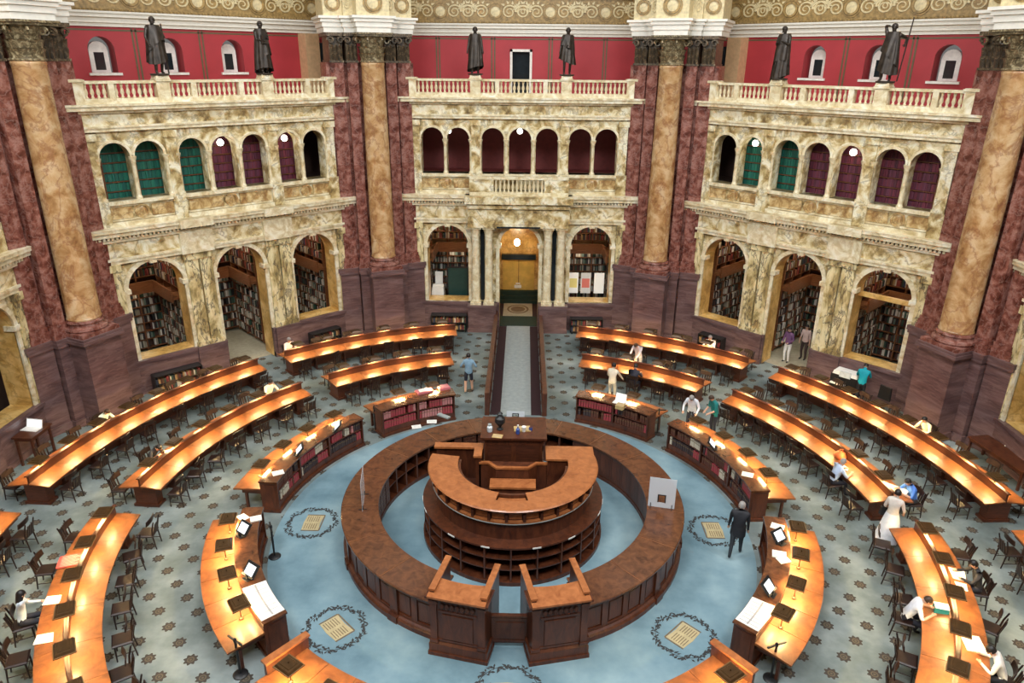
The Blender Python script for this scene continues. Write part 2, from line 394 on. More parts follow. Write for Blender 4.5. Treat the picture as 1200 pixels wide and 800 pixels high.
def build_wall(name, az, kind):
    mb = MB()
    centre = kind == 'centre'
    if centre: ga = [(-3.55, 1.02, 1.45, GA_SP), (0, .98, 0, 4.33), (3.55, 1.02, 1.45, GA_SP)]
    else: ga = [(-3.52, GA_H, 1.42, GA_SP), (-.02, GA_H, 0, GA_SP), (3.5, GA_H, 1.42, GA_SP)]
    arcade(mb, -7.0, 7.0, 0, 5.55, ga, WD, WD+.85, mi=0, rmi=1)
    mb.box(-7, 7, WD, WD+.85, 5.55, 7.0)
    arcade(mb, -7.0, 7.0, 7.0, 10.45, [(c, UA_H, UA_S, UA_P) for c in UA], WD+.05, WD+.6, mi=0, rmi=0)
    mb.box(-7, 7, WD+.05, WD+.6, 10.45, 11.2)
    w = mb.build(name, ['marble_cream', 'marble_gold'], kind='structure'); w.rotation_euler = (0, 0, RD(az-90))
    # plinth blocks
    def part(n, m, mat, **k): return m.build(n, mat, w, **k)
    edges = [-5.6]+[e for c, h, zs, zp in ga if zs < .1 for e in (c-h, c+h)]+[5.6]
    for a, b2 in zip(edges[::2], edges[1::2]):
        part('plinth', MB().box(a, b2, WD-.16, WD+.02, 0, 1.28).box(a-.0, b2+.0, WD-.2, WD+.02, 1.28, 1.42).box(a, b2, WD-.22, WD+.02, 0, .22), 'marble_brown')
    for c, h, zs, zp in ga:
        part('archivolt', archi(c, h, max(zs, 1.42 if not centre or c else 0), zp, .17, WD-.07, WD+.02), 'marble_pale', smooth=30)
        link('keystone', KEY, w, (c, WD-.02, zp+h-.08))
        for s in (-1, 1): part('impost', MB().box(c+s*(h+.08)-.16, c+s*(h+.08)+.16, WD-.11, WD+.3, zp-.1, zp+.08), 'marble_pale')
    for u in (-1.77, 1.77):
        if centre: break
        for s in (-1, 1):
            m = MB(); x = u+s*.29
            m.box(x-.25, x+.25, WD-.14, WD+.02, 1.42, 5.2).box(x-.29, x+.29, WD-.18, WD+.02, 1.42, 1.62).box(x-.29, x+.29, WD-.2, WD+.02, 5.2, 5.48)
            part('pilaster', m, 'marble_green')
        part('plinth', MB().box(u-.62, u+.62, WD-.27, WD, 0, 1.42), 'marble_brown')
    for u in (-4.98, 4.98):
        m = MB(); m.box(u-.22, u+.22, WD-.14, WD+.02, 1.42, 5.2).box(u-.25, u+.25, WD-.2, WD+.02, 5.2, 5.48)
        part('pilaster', m, 'marble_green')
    # main entablature
    part('architrave', MB().box(-6.9, 6.9, WD-.16, WD, 5.48, 5.62).box(-6.9, 6.9, WD-.2, WD, 5.62, 5.72), 'marble_pale')
    part('frieze_band', MB().box(-6.9, 6.9, WD-.13, WD, 5.72, 6.34), 'marble_cream')
    cm = MB().box(-6.9, 6.9, WD-.22, WD, 6.34, 6.46).box(-6.9, 6.9, WD-.40, WD, 6.58, 6.74).frus(-6.9, 6.9, WD-.5, WD, 6.86, 6.90, 0).box(-6.9, 6.9, WD-.48, WD, 6.74, 6.86)
    part('cornice', cm, 'marble_pale')
    dm = MB()
    for k in range(92):
        u = -6.85+k*.15; dm.box(u, u+.085, WD-.32, WD-.1, 6.46, 6.58)
    o = part('dentil_course', dm, 'marble_pale'); o['kind'] = 'stuff'
    for u in (-1.77, 1.77):
        if not centre: part('cornice_break', MB().box(u-.66, u+.66, WD-.3, WD, 5.48, 6.34).box(u-.66, u+.66, WD-.58, WD, 6.58, 6.9), 'marble_pale')
    # parapet of the gallery
    part('parapet_base', MB().box(-6.9, 6.9, WD-.12, WD+.1, 6.9, 7.06), 'marble_pale')
    part('parapet_sill', MB().box(-6.9, 6.9, WD-.12, WD+.62, 7.70, 7.84), 'marble_pale')
    for c, ww in ((-3.55, 2.4), (0, 3.5), (3.45, 2.4)):
        if centre and c == 0: continue
        part('parapet_panel', MB().frus(c-ww/2, c-.36, WD-.02, WD+.06, 7.16, 7.6, .0).frus(c+.36, c+ww/2, WD-.02, WD+.06, 7.16, 7.6, 0), 'marble_panel')
        part('panel_frame', MB().box(c-ww/2-.06, c+ww/2+.06, WD, WD+.06, 7.08, 7.15).box(c-ww/2-.06, c+ww/2+.06, WD, WD+.06, 7.61, 7.68), 'marble_pale')
        r = link('roundel', ROUN, w, (c, WD+.03, 7.38)); r.rotation_euler = (pi/2, 0, 0)
    for u in (-2.12, 2.06, -4.95, 4.8):
        part('gallery_pier', MB().box(u-.24, u+.24, WD-.14, WD+.06, 6.9, 7.84).box(u-.2, u+.2, WD-.1, WD+.06, 7.84, 10.05).box(u-.25, u+.25, WD-.15, WD+.06, 10.05, 10.3), 'marble_cream')
    for i, c in enumerate(UA):
        part('archivolt', archi(c, UA_H, UA_P-.04, UA_P, .1, WD-.02, WD+.08, 12), 'marble_pale', smooth=30)
    for c in (-3.56, -.675, .605, 3.41, -4.79, -2.33, -1.93, 1.86, 2.19, 4.63):
        link('colonnette', COLN, w, (c, WD+.02, UA_S))
    # upper entablature and balustrade
    part('upper_architrave', MB().box(-6.9, 6.9, WD-.12, WD+.1, 10.36, 10.48).box(-6.9, 6.9, WD-.16, WD+.1, 10.48, 10.56), 'marble_pale')
    part('upper_frieze', MB().box(-6.9, 6.9, WD-.08, WD+.1, 10.56, 11.0), 'marble_cream')
    part('upper_cornice', MB().box(-6.9, 6.9, WD-.2, WD+.1, 11.0, 11.1).box(-6.9, 6.9, WD-.36, WD+.1, 11.1, 11.24).box(-6.9, 6.9, WD-.42, WD+.6, 11.24, 11.32), 'marble_pale')
    bal = part('balustrade', MB().box(-6.9, 6.9, WD-.17, WD+.17, 11.32, 11.5), 'marble_pale')
    MB().box(-6.9, 6.9, WD-.16, WD+.16, 12.0, 12.1).build('handrail', 'marble_pale', bal)
    peds = (-5.05, -2.1, 2.06, 5.05)
    for u in peds:
        big = abs(u) < 3
        MB().box(u-.24, u+.24, WD-.2, WD+.2, 11.32, 12.12).box(u-.29, u+.29, WD-.25, WD+.25, 12.06, 12.14).frus(u-.26, u+.26, WD-.26, WD+.26, 12.14, 12.26 if big else 12.16, .03).build('pedestal', 'marble_pale', bal)
    for u in (-1.1, 1.1) if centre else (-.95, .95, -3.9, 3.9):
        MB().box(u-.1, u+.1, WD-.15, WD+.15, 11.5, 12.0).build('pedestal', 'marble_pale', bal)
    u = -4.72
    while u < 4.75:
        if all(abs(u-p) > .30 for p in peds) and all(abs(u-p) > .14 for p in ((-1.1, 1.1) if centre else (-.95, .95, -3.9, 3.9))):
            link('baluster', BAL, bal, (u, WD, 11.5))
        u += .2
    # terrace, set-back red wall, cornice and gilded frieze
    RW = 21.3
    part('terrace', MB().box(-8.4, 8.4, WD+.05, RW, 11.15, 11.32), 'marble_pale')
    rm = MB()
    wins = [] if centre else [(-2.72, .5, 12.28, 13.16), (0, .5, 12.28, 13.16), (2.72, .5, 12.28, 13.16)]
    if centre:
        rm.box(-8.8, -.5, RW, RW+.3, 11.2, 14.05).box(.38, 8.8, RW, RW+.3, 11.2, 14.05).box(-.5, .38, RW, RW+.3, 13.3, 14.05)
    else:
        arcade(rm, -8.8, 8.8, 11.2, 14.05, wins, RW, RW+.75, 12)
    up = part('upper_wall', rm, 'plaster_red')
    for c, h, zs, zp in wins:
        wi = MB().add(*_winframe(c, RW+.45)).build('window', 'window_white', up)
        MB().box(c-.19, c+.19, RW+.445, RW+.47, zs+.1, zs+.78).build('pane', 'pane_dark', wi)
        MB().box(c-.62, c+.62, RW-.12, RW+.2, zs-.1, zs).build('window_sill', 'window_white', wi)
    if centre:
        dr = MB().box(-.62, -.5, RW-.08, RW+.1, 11.3, 13.42).box(.38, .5, RW-.08, RW+.1, 11.3, 13.42).box(-.62, .5, RW-.08, RW+.1, 13.3, 13.42).build('doorway', 'window_white', up)
        MB().box(-.5, .38, RW+.3, RW+.34, 11.3, 13.3).build('door_leaf', 'pane_dark', dr)
    for u in ((-4.35, -4.2, -1.55, -1.4, 1.35, 1.5, 4.1, 4.25, -5.9, 5.9) if centre else (-1.45, -1.3, 1.3, 1.45, -4.2, -4.05, 4.05, 4.2)):
        part('wall_stripe', MB().box(u-.035, u+.035, RW-.012, RW, 11.4, 13.98), 'stripe_green')
    part('wall_stripe', MB().box(-8.5, 8.5, RW-.012, RW, 13.86, 13.92), 'stripe_green')
    for s in (-1, 1):
        part('jamb_pier', MB().box(s*6.42-.36, s*6.42+.36, RW-.7, RW+.2, 11.3, 14.0), 'jamb_tan')
        part('end_panel', MB().box(s*6.95-.1, s*6.95+.1, RW-.7, RW, 11.3, 13.6), 'pane_dark')
    part('upper_trim', MB().box(-8.8, 8.8, RW-.1, RW+.4, 14.02, 14.16).box(-8.8, 8.8, RW-.2, RW+.4, 14.16, 14.36).box(-8.8, 8.8, RW-.34, RW+.4, 14.36, 14.5).box(-8.8, 8.8, RW-.42, RW+.4, 14.5, 14.58), 'cornice_white')
    bd = MB()
    for k in range(96):
        u = -7.2+k*.15; bd.lathe([(.0,0),(.05,.02),(.06,.05),(.05,.08),(0,.10)], 5, (u, RW-.28), cap=False)
    o = part('bead_course', bd.xf(Matrix.Translation((0, 0, 14.58))), 'frieze_gold', smooth=True); o['kind'] = 'stuff'
    part('gilt_frieze', MB().box(-8.8, 8.8, RW-.16, RW+.3, 14.58, 15.9).box(-8.8, 8.8, RW-.26, RW+.3, 15.72, 15.95), 'frieze_gold')
    for k, u in enumerate([x*1.36 for x in range(-5, 6)]):
        if k % 2 == 0:
            o = link('frieze_roundel', MEDR, w, (u, RW-.16, 15.14)); o.rotation_euler = (pi/2, 0, 0)
        for s in (0, 1):
            link('scroll_relief', SCR[s], w, (u+(.68 if k % 2 == 0 else .02)*(1 if s == 0 else -1), RW-.17, 15.12))
    part('attic_wall', MB().box(-8.8, 8.8, RW+.3, RW+.6, 14, 19), 'marble_cream')
    # rooms behind the arches
    sh = MB(); BD = 21.8
    sh.box(-8.5, 8.5, BD, BD+.2, 0, 7.0).box(-8.5, 8.5, WD+.85, BD, 5.9, 6.1)
    for u in (-5.35, -1.77, 1.77, 5.35): sh.box(u-.14, u+.14, WD+.85, BD, 0, 5.9)
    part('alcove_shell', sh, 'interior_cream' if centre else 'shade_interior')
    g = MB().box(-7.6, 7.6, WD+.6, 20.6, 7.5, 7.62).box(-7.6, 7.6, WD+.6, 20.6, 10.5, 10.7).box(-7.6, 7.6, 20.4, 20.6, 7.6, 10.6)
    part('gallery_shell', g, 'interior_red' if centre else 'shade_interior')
    part('alcove_floor', MB().box(-8, 8, WD+.3, BD, .001, .02), 'rug_tan' if not centre else 'maroon_mat')
    return w
def _winframe(c, d):
    h, zs, zp = .36, 12.28, 13.12; seg = 10
    inn = [(c-.19, zs+.1), (c-.19, zs+.78), (c+.19, zs+.78), (c+.19, zs+.1)]
    # solid arched leaf with slight thickness
    out = [(c-h, zs), (c+h, zs)]+[(c+h*cos(pi*k/seg), zp+h*sin(pi*k/seg)) for k in range(seg+1)]
    n = len(out); v = [(x, d, z) for x, z in out]+[(x, d+.3, z) for x, z in out]
    return v, [tuple(range(n))]+[(i, i+n, (i+1) % n+n, (i+1) % n) for i in range(n)]
wl = build_wall('wall_left', 135, 'side')
wb = build_wall('wall_back', 90, 'centre')
def wall_copy(name, az):
    c = copy_tree(wl); c.name = name; c.rotation_euler = (0, 0, RD(az-90)); return c
wr = wall_copy('wall_right', 45); wfl = wall_copy('wall_far_left', 180); wfr = wall_copy('wall_far_right', 0)
# --- centre bay of the back wall: paired columns, entablature, balcony
PCOL = MB().box(-.27,.27,-.27,.27,0,.12).lathe([(.25,.12),(.26,.18),(.22,.24),(.205,.3),(.185,3.45),(.2,3.5),(.19,3.56),(.25,3.75),(.28,3.86)], 14).box(-.29,.29,-.29,.29,3.86,3.95).mesh('portal_column', 'marble_pale', smooth=40)
for u in (-2.15, -1.5, 1.4, 2.05): link('portal_column', PCOL, wb, (u, WD-.35, 1.42))
for u in (-1.83, 1.73):
    MB().box(u-.7, u+.7, WD-.72, WD, 0, 1.28).box(u-.74, u+.74, WD-.76, WD, 1.28, 1.42).box(u-.74, u+.74, WD-.76, WD, 0, .2).build('plinth', 'marble_brown', wb)
    MB().box(u-.1, u+.1, WD-.02, WD, 1.5, 5.3).build('gap_shade_strip', 'pane_dark', wb)  # flat dark strip: shade of the gap behind the paired columns, as colour
MB().box(-2.5, 2.4, WD-.7, WD, 5.37, 5.6).box(-2.5, 2.4, WD-.66, WD, 5.6, 6.3).box(-2.62, 2.52, WD-.95, WD, 6.55, 6.9).box(-2.5, 2.4, WD-.78, WD, 6.3, 6.55).build('portal_entablature', 'marble_cream', wb)
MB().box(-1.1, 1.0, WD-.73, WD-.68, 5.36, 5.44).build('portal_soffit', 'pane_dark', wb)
bc = MB().box(-2.4, 2.3, WD-.62, WD+.1, 6.9, 7.06).build('balcony', 'marble_pale', wb)
MB().box(-2.4, 2.3, WD-.62, WD-.38, 7.66, 7.8).build('handrail', 'marble_pale', bc)
for a, b2 in ((-2.4, -1.25), (1.15, 2.3)): MB().box(a, b2, WD-.6, WD-.4, 7.06, 7.66).build('balcony_panel', 'marble_cream', bc)
for k in range(12): link('baluster', BAL, bc, (-1.14+k*.199, WD-.5, 7.06), scale=(1, 1, 1.2))
# portal passage
MB().arcbox(.98, 1.15, 0, .02, 0, .1, 1)
ps = MB(); seg = 14
for k in range(seg):
    a, b2 = pi*k/seg, pi*(k+1)/seg
    ps.add([(1.2*cos(a), WD+.85, 3.9+1.2*sin(a)), (1.2*cos(b2), WD+.85, 3.9+1.2*sin(b2)), (1.2*cos(b2), 22.0, 3.9+1.2*sin(b2)), (1.2*cos(a), 22.0, 3.9+1.2*sin(a))], [(0,1,2,3)])
for s in (-1, 1): ps.add([(s*1.2, WD+.85, 0), (s*1.2, 22, 0), (s*1.2, 22, 3.9), (s*1.2, WD+.85, 3.9)], [(0,1,2,3)])
ps.add([(1.2*cos(pi*k/seg), 21.75, 3.9+1.2*sin(pi*k/seg)) for k in range(seg+1)]+[(-1.2,21.75,0),(1.2,21.75,0)], [tuple(range(seg+3))])
ps.build('passage_vault', 'marble_gold', wb)
pd = MB().box(-.95, .85, 21.62, 21.74, .62, 2.42).build('passage_door', 'gold_door', wb)
MB().box(-1.02, .92, 21.5, 21.74, 2.42, 2.72).build('lintel', 'pane_dark', pd)
MB().box(-.06, -.03, 21.6, 21.63, .7, 2.4).build('door_seam', 'wood_brown', pd)
MB().box(-.28, .12, 21.58, 21.61, .74, .92).box(-.2, .05, 21.58, 21.61, .98, 1.04).build('door_notice', 'paper', pd)
for k in range(3): MB().box(-1.15, 1.15, 20.9+k*.25, 21.74, .2*k, .2*k+.2).build('step', 'green_mat', wb)
# ================================================================ PILLARS
def leaf(m, cx, cy, ang, r, z, h, w, out):
    # curled acanthus leaf standing on a bell
    pts = []
    for k in range(5):
        t = k/4; rr = r+out*(t**2.2); zz = z+h*(t if t < .8 else .8+(t-.8)*.2)-(.06*h if k == 4 else 0)
        ww = w*(.75+.5*sin(pi*min(t*1.1, 1)))*(1 if k < 4 else .55)
        pts.append((rr, zz, ww))
    v = []
    for rr, zz, ww in pts:
        for s in (-1, 0, 1):
            a = ang+s*ww/2/r; q = rr+(.02 if s == 0 else 0); v.append((cx+q*cos(a), cy+q*sin(a), zz))
    fs = []
    for k in range(4):
        for j in range(2): fs.append((k*3+j, k*3+j+1, k*3+j+4, k*3+j+3))
    m.add(v, fs)
def round_capital():
    m = MB(); H = 1.2
    m.lathe([(.50,0),(.55,.03),(.55,.07),(.49,.09),(.47,.4),(.50,.75),(.62,1.0),(.66,1.04)], 24)
    for row, (z, h, n, o) in enumerate(((.09, .38, 10, .13), (.3, .45, 10, .17))):
        for k in range(n): leaf(m, 0, 0, 2*pi*(k+.5*row)/n, .49, z, h, .26, o)
    for k in range(8):
        a = pi/8+k*pi/4; c = Vector((.68*cos(a), .68*sin(a), .88)); t = Vector((-sin(a), cos(a), 0)); e = Vector((cos(a), sin(a), 0))
        pts = [c+e*.15*cos(w)*(1-w/14)+Vector((0,0,.14*sin(w)*(1-w/14))) for w in [q*.7 for q in range(12)]]
        m.tube(pts, [.05-.003*q for q in range(12)], 5)
    m.box(-.74,.74,-.74,.74,1.05,1.13); m.box(-.8,.8,-.8,.8,1.13,1.2)
    return m.mesh('capital', 'capital_gilt', smooth=50)
def flat_capital(w, d):
    m = MB(); m.box(-w, w, 0, d, 0, 1.06); m.box(-w-.04, w+.04, -.04, d, 0, .08)
    for row, (z, h, o) in enumerate(((.08,.36,.12),(.32,.4,.15))):
        n = 3
        for k in range(n):
            x = -w+(k+.5)*2*w/n
            m.add([(x-w/n*.9,-.01,z),(x+w/n*.9,-.01,z),(x-w/n,-.05,z+h*.6),(x+w/n,-.05,z+h*.6),(x-w/n*.5,-o,z+h),(x+w/n*.5,-o,z+h),(x,-.06,z),(x,-.10,z+h*.6),(x,-o-.03,z+h*.95)],
                  [(0,6,7,2),(6,1,3,7),(2,7,8,4),(7,3,5,8)])
    for s in (-1, 1):
        c = Vector((s*w*.75, -.12, .9)); pts = [c+Vector((s*.15*cos(q)*(1-q/12), 0, .15*sin(q)*(1-q/12))) for q in [i*.7 for i in range(11)]]
        m.tube(pts, .05, 5)
    m.box(-w-.1, w+.1, -.2, d, 1.06, 1.2)
    return m.mesh('pilaster_capital', 'capital_bronze')
RCAP = round_capital(); CA = flat_capital(.24, 2.0); CB = flat_capital(.28, 2.0)
SHAFT = MB().lathe([(.57,4.05),(.585,4.1),(.555,4.16),(.55,6),(.535,9),(.50,12.62),(.52,12.66),(.52,12.72),(.5,12.76)], 32).mesh('shaft', 'marble_siena', smooth=40)
SBASE = MB().box(-.74,.74,-.74,.74,3.52,3.66).lathe([(.70,3.66),(.74,3.72),(.72,3.80),(.62,3.85),(.60,3.92),(.65,3.97),(.63,4.03),(.57,4.06)], 28).mesh('column_base', 'marble_red', smooth=40)
PEDM = MB().box(-.72,.72,-.74,2.3,.3,3.2).box(-.80,.80,-.82,2.3,0,.18).box(-.77,.77,-.79,2.3,.18,.3).box(-.76,.76,-.78,2.3,3.2,3.3).box(-.83,.83,-.85,2.3,3.3,3.42).box(-.78,.78,-.80,2.3,3.42,3.52).mesh('pedestal', 'marble_brown')
def pil_meshes(x0, x1, y):
    cx, h = (x0+x1)/2, (x1-x0)/2
    ped = MB().box(-h-.05,h+.05,-.1,1.6,.3,3.2).box(-h-.1,h+.1,-.16,1.6,0,.3).box(-h-.09,h+.09,-.15,1.6,3.2,3.32).box(-h-.12,h+.12,-.18,1.6,3.32,3.5).mesh('pilaster_pedestal', 'marble_brown')
    sh = MB().box(-h,h,0,1.6,4.0,12.75).box(-h-.1,h+.1,-.1,1.6,3.5,3.68).box(-h-.07,h+.07,-.07,1.6,3.68,3.85).box(-h-.04,h+.04,-.04,1.6,3.85,4.0).mesh('pilaster', 'marble_red')
    return ped, sh
PA = pil_meshes(.62, 1.08, 0); PB = pil_meshes(1.2, 1.78, 0)
CORE = MB().box(-1.95, 1.95, .55, 2.4, 0, 12.75).box(-2.05, 2.05, .5, 2.3, 0, 3.5).mesh('pier_core', 'marble_red')
def entab():
    m = MB()
    poly = lambda e: [(-.72-e,-.72-e),(.72+e,-.72-e),(.72+e,.1-e),(1.14+e,.1-e),(1.14+e,.36-e),(1.95+e,.36-e),(1.95+e,2.6),(-1.95-e,2.6),(-1.95-e,.36-e),(-1.14-e,.36-e),(-1.14-e,.1-e),(-.72-e,.1-e)]
    for e, a, b2 in ((0,13.95,14.16),(.05,14.16,14.36),(.12,14.36,14.5),(.2,14.5,14.6)): m.prism(poly(e), a, b2, 0)
    m.prism(poly(-.03), 14.6, 15.8, 1); m.prism(poly(.15), 15.8, 16.2, 0); m.prism(poly(-.03), 16.2, 18.5, 0)
    return m.mesh('entablature', ['cornice_white', 'frieze_light'])
ENT = entab()
PLAB = {157.5: 'tall siena marble column on brown pedestal beside the small laptop table', 112.5: 'tall siena marble column on brown pedestal between portal wall and the wall with reading-terrace laptop side',
        67.5: 'tall siena marble column on brown pedestal beside the black book trolley and portal wall', 22.5: 'tall siena marble column on brown pedestal beside the man at the copier'}
PLAB[112.5] = 'tall siena marble column on brown pedestal behind the six-lamp desk with the man in pink-white shirt'
def pillar(a):
    p = thing('marble_pillar', PLAB[a], 'pillar', (17.07*cos(RD(a)), 17.07*sin(RD(a)), 0), RD(a-90))
    for me, n in ((PEDM,'pedestal'),(SBASE,'column_base'),(SHAFT,'shaft'),(CORE,'pier_core'),(ENT,'entablature')): link(n, me, p)
    link('capital', RCAP, p, (0, 0, 12.75))
    for s in (-1, 1):
        for (ped, sh), cx, y, cm in ((PA, .85, .2, CA), (PB, 1.49, .42, CB)):
            link('pilaster_pedestal', ped, p, (s*(cx+(.13 if cx > 1 else 0)), y, 0), scale=(1.3 if cx > 1 else 1, 1, 1)); link('pilaster', sh, p, (s*cx, y, 0)); link('pilaster_capital', cm, p, (s*cx, y, 12.75))
    o = link('frieze_roundel', MEDR, p, (0, -.69, 15.1)); o.rotation_euler = (pi/2, 0, 0)
    for s in (-1, 1):
        o = link('frieze_roundel', MEDR, p, (s*1.5, .39, 15.1), scale=(.8,.8,.8)); o.rotation_euler = (pi/2, 0, 0)
        link('scroll_relief', SCR[0 if s < 0 else 1], p, (s*.93, .12, 15.1), scale=(.45, 1, .9))
    return p
for a in (157.5, 112.5, 67.5, 22.5): pillar(a)
# ================================================================ CHAIRS
def chair_meshes():
    P = {}
    s = MB(); s.frus(-.22,.22,-.21,.22,.42,.455,-.008); s.frus(-.228,.228,-.218,.228,.455,.475,.03)
    P['seat'] = s.mesh('seat', 'chair_wood')
    P['leg_front'] = MB().tube([(0,0,0),(0,-.01,.43)], [.016,.024], 6).mesh('leg', 'chair_wood')
    P['leg_back'] = MB().tube([(0,-.05,0),(0,0,.43)], [.016,.024], 6).mesh('leg', 'chair_wood')
    P['post'] = MB().tube([(0,0,.44),(0,-.03,.66),(0,-.10,.9)], [.024,.022,.02], 6).mesh('back_post', 'chair_wood')
    n = 8; cr = MB(); v = []
    for k in range(n+1):
        t = k/n*2-1; x = .235*t; y = -.10-.035*(1-t*t)
        for dy, z in ((-.014,.78),(.014,.78),(.004,.935+.015*(1-t*t)),(-.024,.935+.015*(1-t*t))): v.append((x, y+dy+(.012 if z > .9 else .03)-.03, z))
    fs = [(k*4+j, k*4+(j+1) % 4, k*4+4+(j+1) % 4, k*4+4+j) for k in range(n) for j in range(4)]+[(0,1,2,3)[::-1], tuple(n*4+j for j in range(4))]
    P['crest_rail'] = cr.add(v, fs).mesh('crest_rail', 'chair_wood')
    P['slat'] = MB().frus(-.03,.03,-.012,.012,.47,.80,0).xf(Matrix.Translation((0,-.02,0)) @ Matrix.Shear('XY', 4, (0,0)) ).mesh('slat', 'chair_wood')
    P['stretcher'] = MB().tube([(-.19,0,.2),(.19,0,.2)], .012, 5).mesh('stretcher', 'chair_wood')
    P['stretcher_side'] = MB().tube([(0,-.2,.16),(0,.19,.16)], .012, 5).mesh('stretcher', 'chair_wood')
    return P
CH = chair_meshes()
# lean the slats back with the posts
for v in CH['slat'].vertices: v.co.y += -.10*max(0, (v.co.z-.5)/.4)
def chair(loc, rz, label, group):
    t = thing('reading_chair', label, 'chair', loc, rz, group)
    link('seat', CH['seat'], t); link('crest_rail', CH['crest_rail'], t)
    for s in (-1, 1):
        link('leg', CH['leg_front'], t, (s*.19, .18, 0)); link('leg', CH['leg_back'], t, (s*.18, -.19, 0))
        link('back_post', CH['post'], t, (s*.19, -.19, 0)); link('stretcher', CH['stretcher_side'], t, (s*.185, 0, 0))
    for x in (-.095, 0, .095): link('slat', CH['slat'], t, (x, -.2, 0))
    link('stretcher', CH['stretcher'], t, (0, .18, .03))
    return t
# ================================================================ READING DESKS
LAMP = {}
LAMP['stem'] = MB().lathe([(.05,0),(.05,.012),(.014,.02),(.012,.24)], 8).mesh('stem', 'hood_brown', smooth=40)
hm = MB().frus(-.20,.20,-.235,.235,.175,.235,.035,0); hm.frus(-.12,.12,-.15,.15,.235,.25,.01,0)
LAMP['hood'] = hm.mesh('hood', 'hood_brown')
LAMP['rim'] = MB().box(-.215,-.195,-.25,.25,.16,.185).box(.195,.215,-.25,.25,.16,.185).box(-.195,.195,-.25,-.23,.16,.185).box(-.195,.195,.23,.25,.16,.185).mesh('rim', 'hood_edge')
bl = MB().box(-.185,-.10,-.2,.2,.165,.178).box(.10,.185,-.2,.2,.165,.178)
LAMP['bulb'] = bl.mesh('bulb', 'bulb_glow')
def lamp(loc, rz, label, group, h=0):
    t = thing('desk_lamp', label, 'lamp', loc, rz, group)
    link('stem', LAMP['stem'], t, scale=(1,1,1+h/.2))
    for k in ('hood', 'rim', 'bulb'): link(k, LAMP[k], t, (0,0,h))
    return t
def polar(r, a, z=0): return Vector((r*cos(RD(a)), r*sin(RD(a)), z))
DESKS = {}
def desk_meshes(key, rc, half, nb):
    H = RD(half); c = (-rc, 0); hw = .66; n = 4; st = 2*H/nb; g = .004/rc
    P = {}
    P['leaf_in'] = MB().arc([(rc-hw,.735),(rc-.03,.80),(rc-.03,.84),(rc-hw,.775)], -st/2+g, st/2-g, n, c=c).mesh('leaf_panel', 'desk_wood')
    P['leaf_out'] = MB().arc([(rc+.03,.80),(rc+hw,.735),(rc+hw,.775),(rc+.03,.84)], -st/2+g, st/2-g, n, c=c).mesh('leaf_panel', 'desk_wood')
    N = 4*nb
    P['divider'] = MB().arcbox(rc-.03, rc+.03, .70, 1.08, -H+.004, H-.004, N, c=c).mesh('divider', 'desk_dark')
    P['rail'] = MB().arc([(rc-.055,1.08),(rc+.055,1.08),(rc+.055,1.105),(rc+.03,1.12),(rc-.03,1.12),(rc-.055,1.105)], -H, H, N, c=c).mesh('divider_rail', 'desk_dark')
    P['edge'] = MB().arcbox(rc-hw+.04, rc-hw+.08, .66, .735, -H+.01, H-.01, N, c=c).arcbox(rc+hw-.08, rc+hw-.04, .66, .735, -H+.01, H-.01, N, c=c).mesh('apron', 'desk_dark')
    P['modesty'] = MB().arcbox(rc-.05, rc+.05, .1, .70, -H+.03, H-.03, N, c=c).mesh('modesty_panel', 'desk_dark')
    w = .16/rc
    P['pedestal'] = MB().arcbox(rc-.34, rc+.34, .08, .72, -w, w, 2, c=c).arcbox(rc-.40, rc+.40, 0, .09, -w*1.25, w*1.25, 2, c=c).mesh('end_pedestal', 'desk_dark')
    P['support'] = MB().arcbox(rc-.30, rc+.30, 0, .72, -.03/rc, .03/rc, 1, c=c).mesh('support', 'desk_dark')
    DESKS[key] = (rc, half, nb, P)
desk_meshes('outer8', 14.70, 20.1, 8); desk_meshes('outer6', 14.70, 15.9, 6); desk_meshes('mid6', 11.30, 19.8, 6); desk_meshes('mid4', 11.30, 13.8, 4)
def rot_about(o, rc, a):
    # local rotation of an arc piece about the arc centre (-rc,0)
    o.rotation_euler = (0,0,a); o.location = (-rc+rc*cos(a), rc*sin(a), 0); return o
LG = 'brown hooded reading lamp on the divider of a curved reading desk'
ORD = ('first','second','third','fourth','fifth','sixth','seventh','eighth','ninth','tenth')
def order(i, n, am):
    # counted from the end nearer the portal (azimuth 90)
    a = am % 360; up = a < 90 or a > 270
    return ORD[n-1-i] if up else ORD[i]
SEATS = []
def reading_desk(key, am, label, short, inner_n, outer_n):
    rc, half, nb, P = DESKS[key]
    t = thing('reading_desk', label, 'desk', polar(rc, am), RD(am))
    for k, n in (('divider','divider'),('rail','divider_rail'),('edge','apron'),('modesty','modesty_panel')): link(n, P[k], t)
    st = RD(2*half/nb)
    for i in range(nb):
        a = -RD(half)+st*(i+.5)
        rot_about(link('leaf_panel', P['leaf_in'], t), rc, a); rot_about(link('leaf_panel', P['leaf_out'], t), rc, a)
        lamp(polar(rc, am+math.degrees(a), 1.12), RD(am)+a, '%s brown hooded lamp from the portal, %s' % (order(i, nb, am), short), 'reading lamps on the curved desks')
        if i: rot_about(link('support', P['support'], t), rc, -RD(half)+st*i)
    for s in (-1, 1): rot_about(link('end_pedestal', P['pedestal'], t), rc, s*RD(half-1.9*11.3/rc))
    SEATS.append((rc, am, half, short, inner_n, outer_n))
    return t
reading_desk('outer8', 22.0, 'long outer reading desk with eight lamps in front of the man at the copier', 'eight-lamp desk by the copier', 8, 8)
reading_desk('outer8', 158.0, 'long outer reading desk with eight lamps beside the laptop table', 'eight-lamp desk by the laptop table', 8, 8)
reading_desk('outer6', 117.6, 'outer reading desk with six lamps where a person in white sits at the end', 'six-lamp desk of the pink shirt', 6, 6)
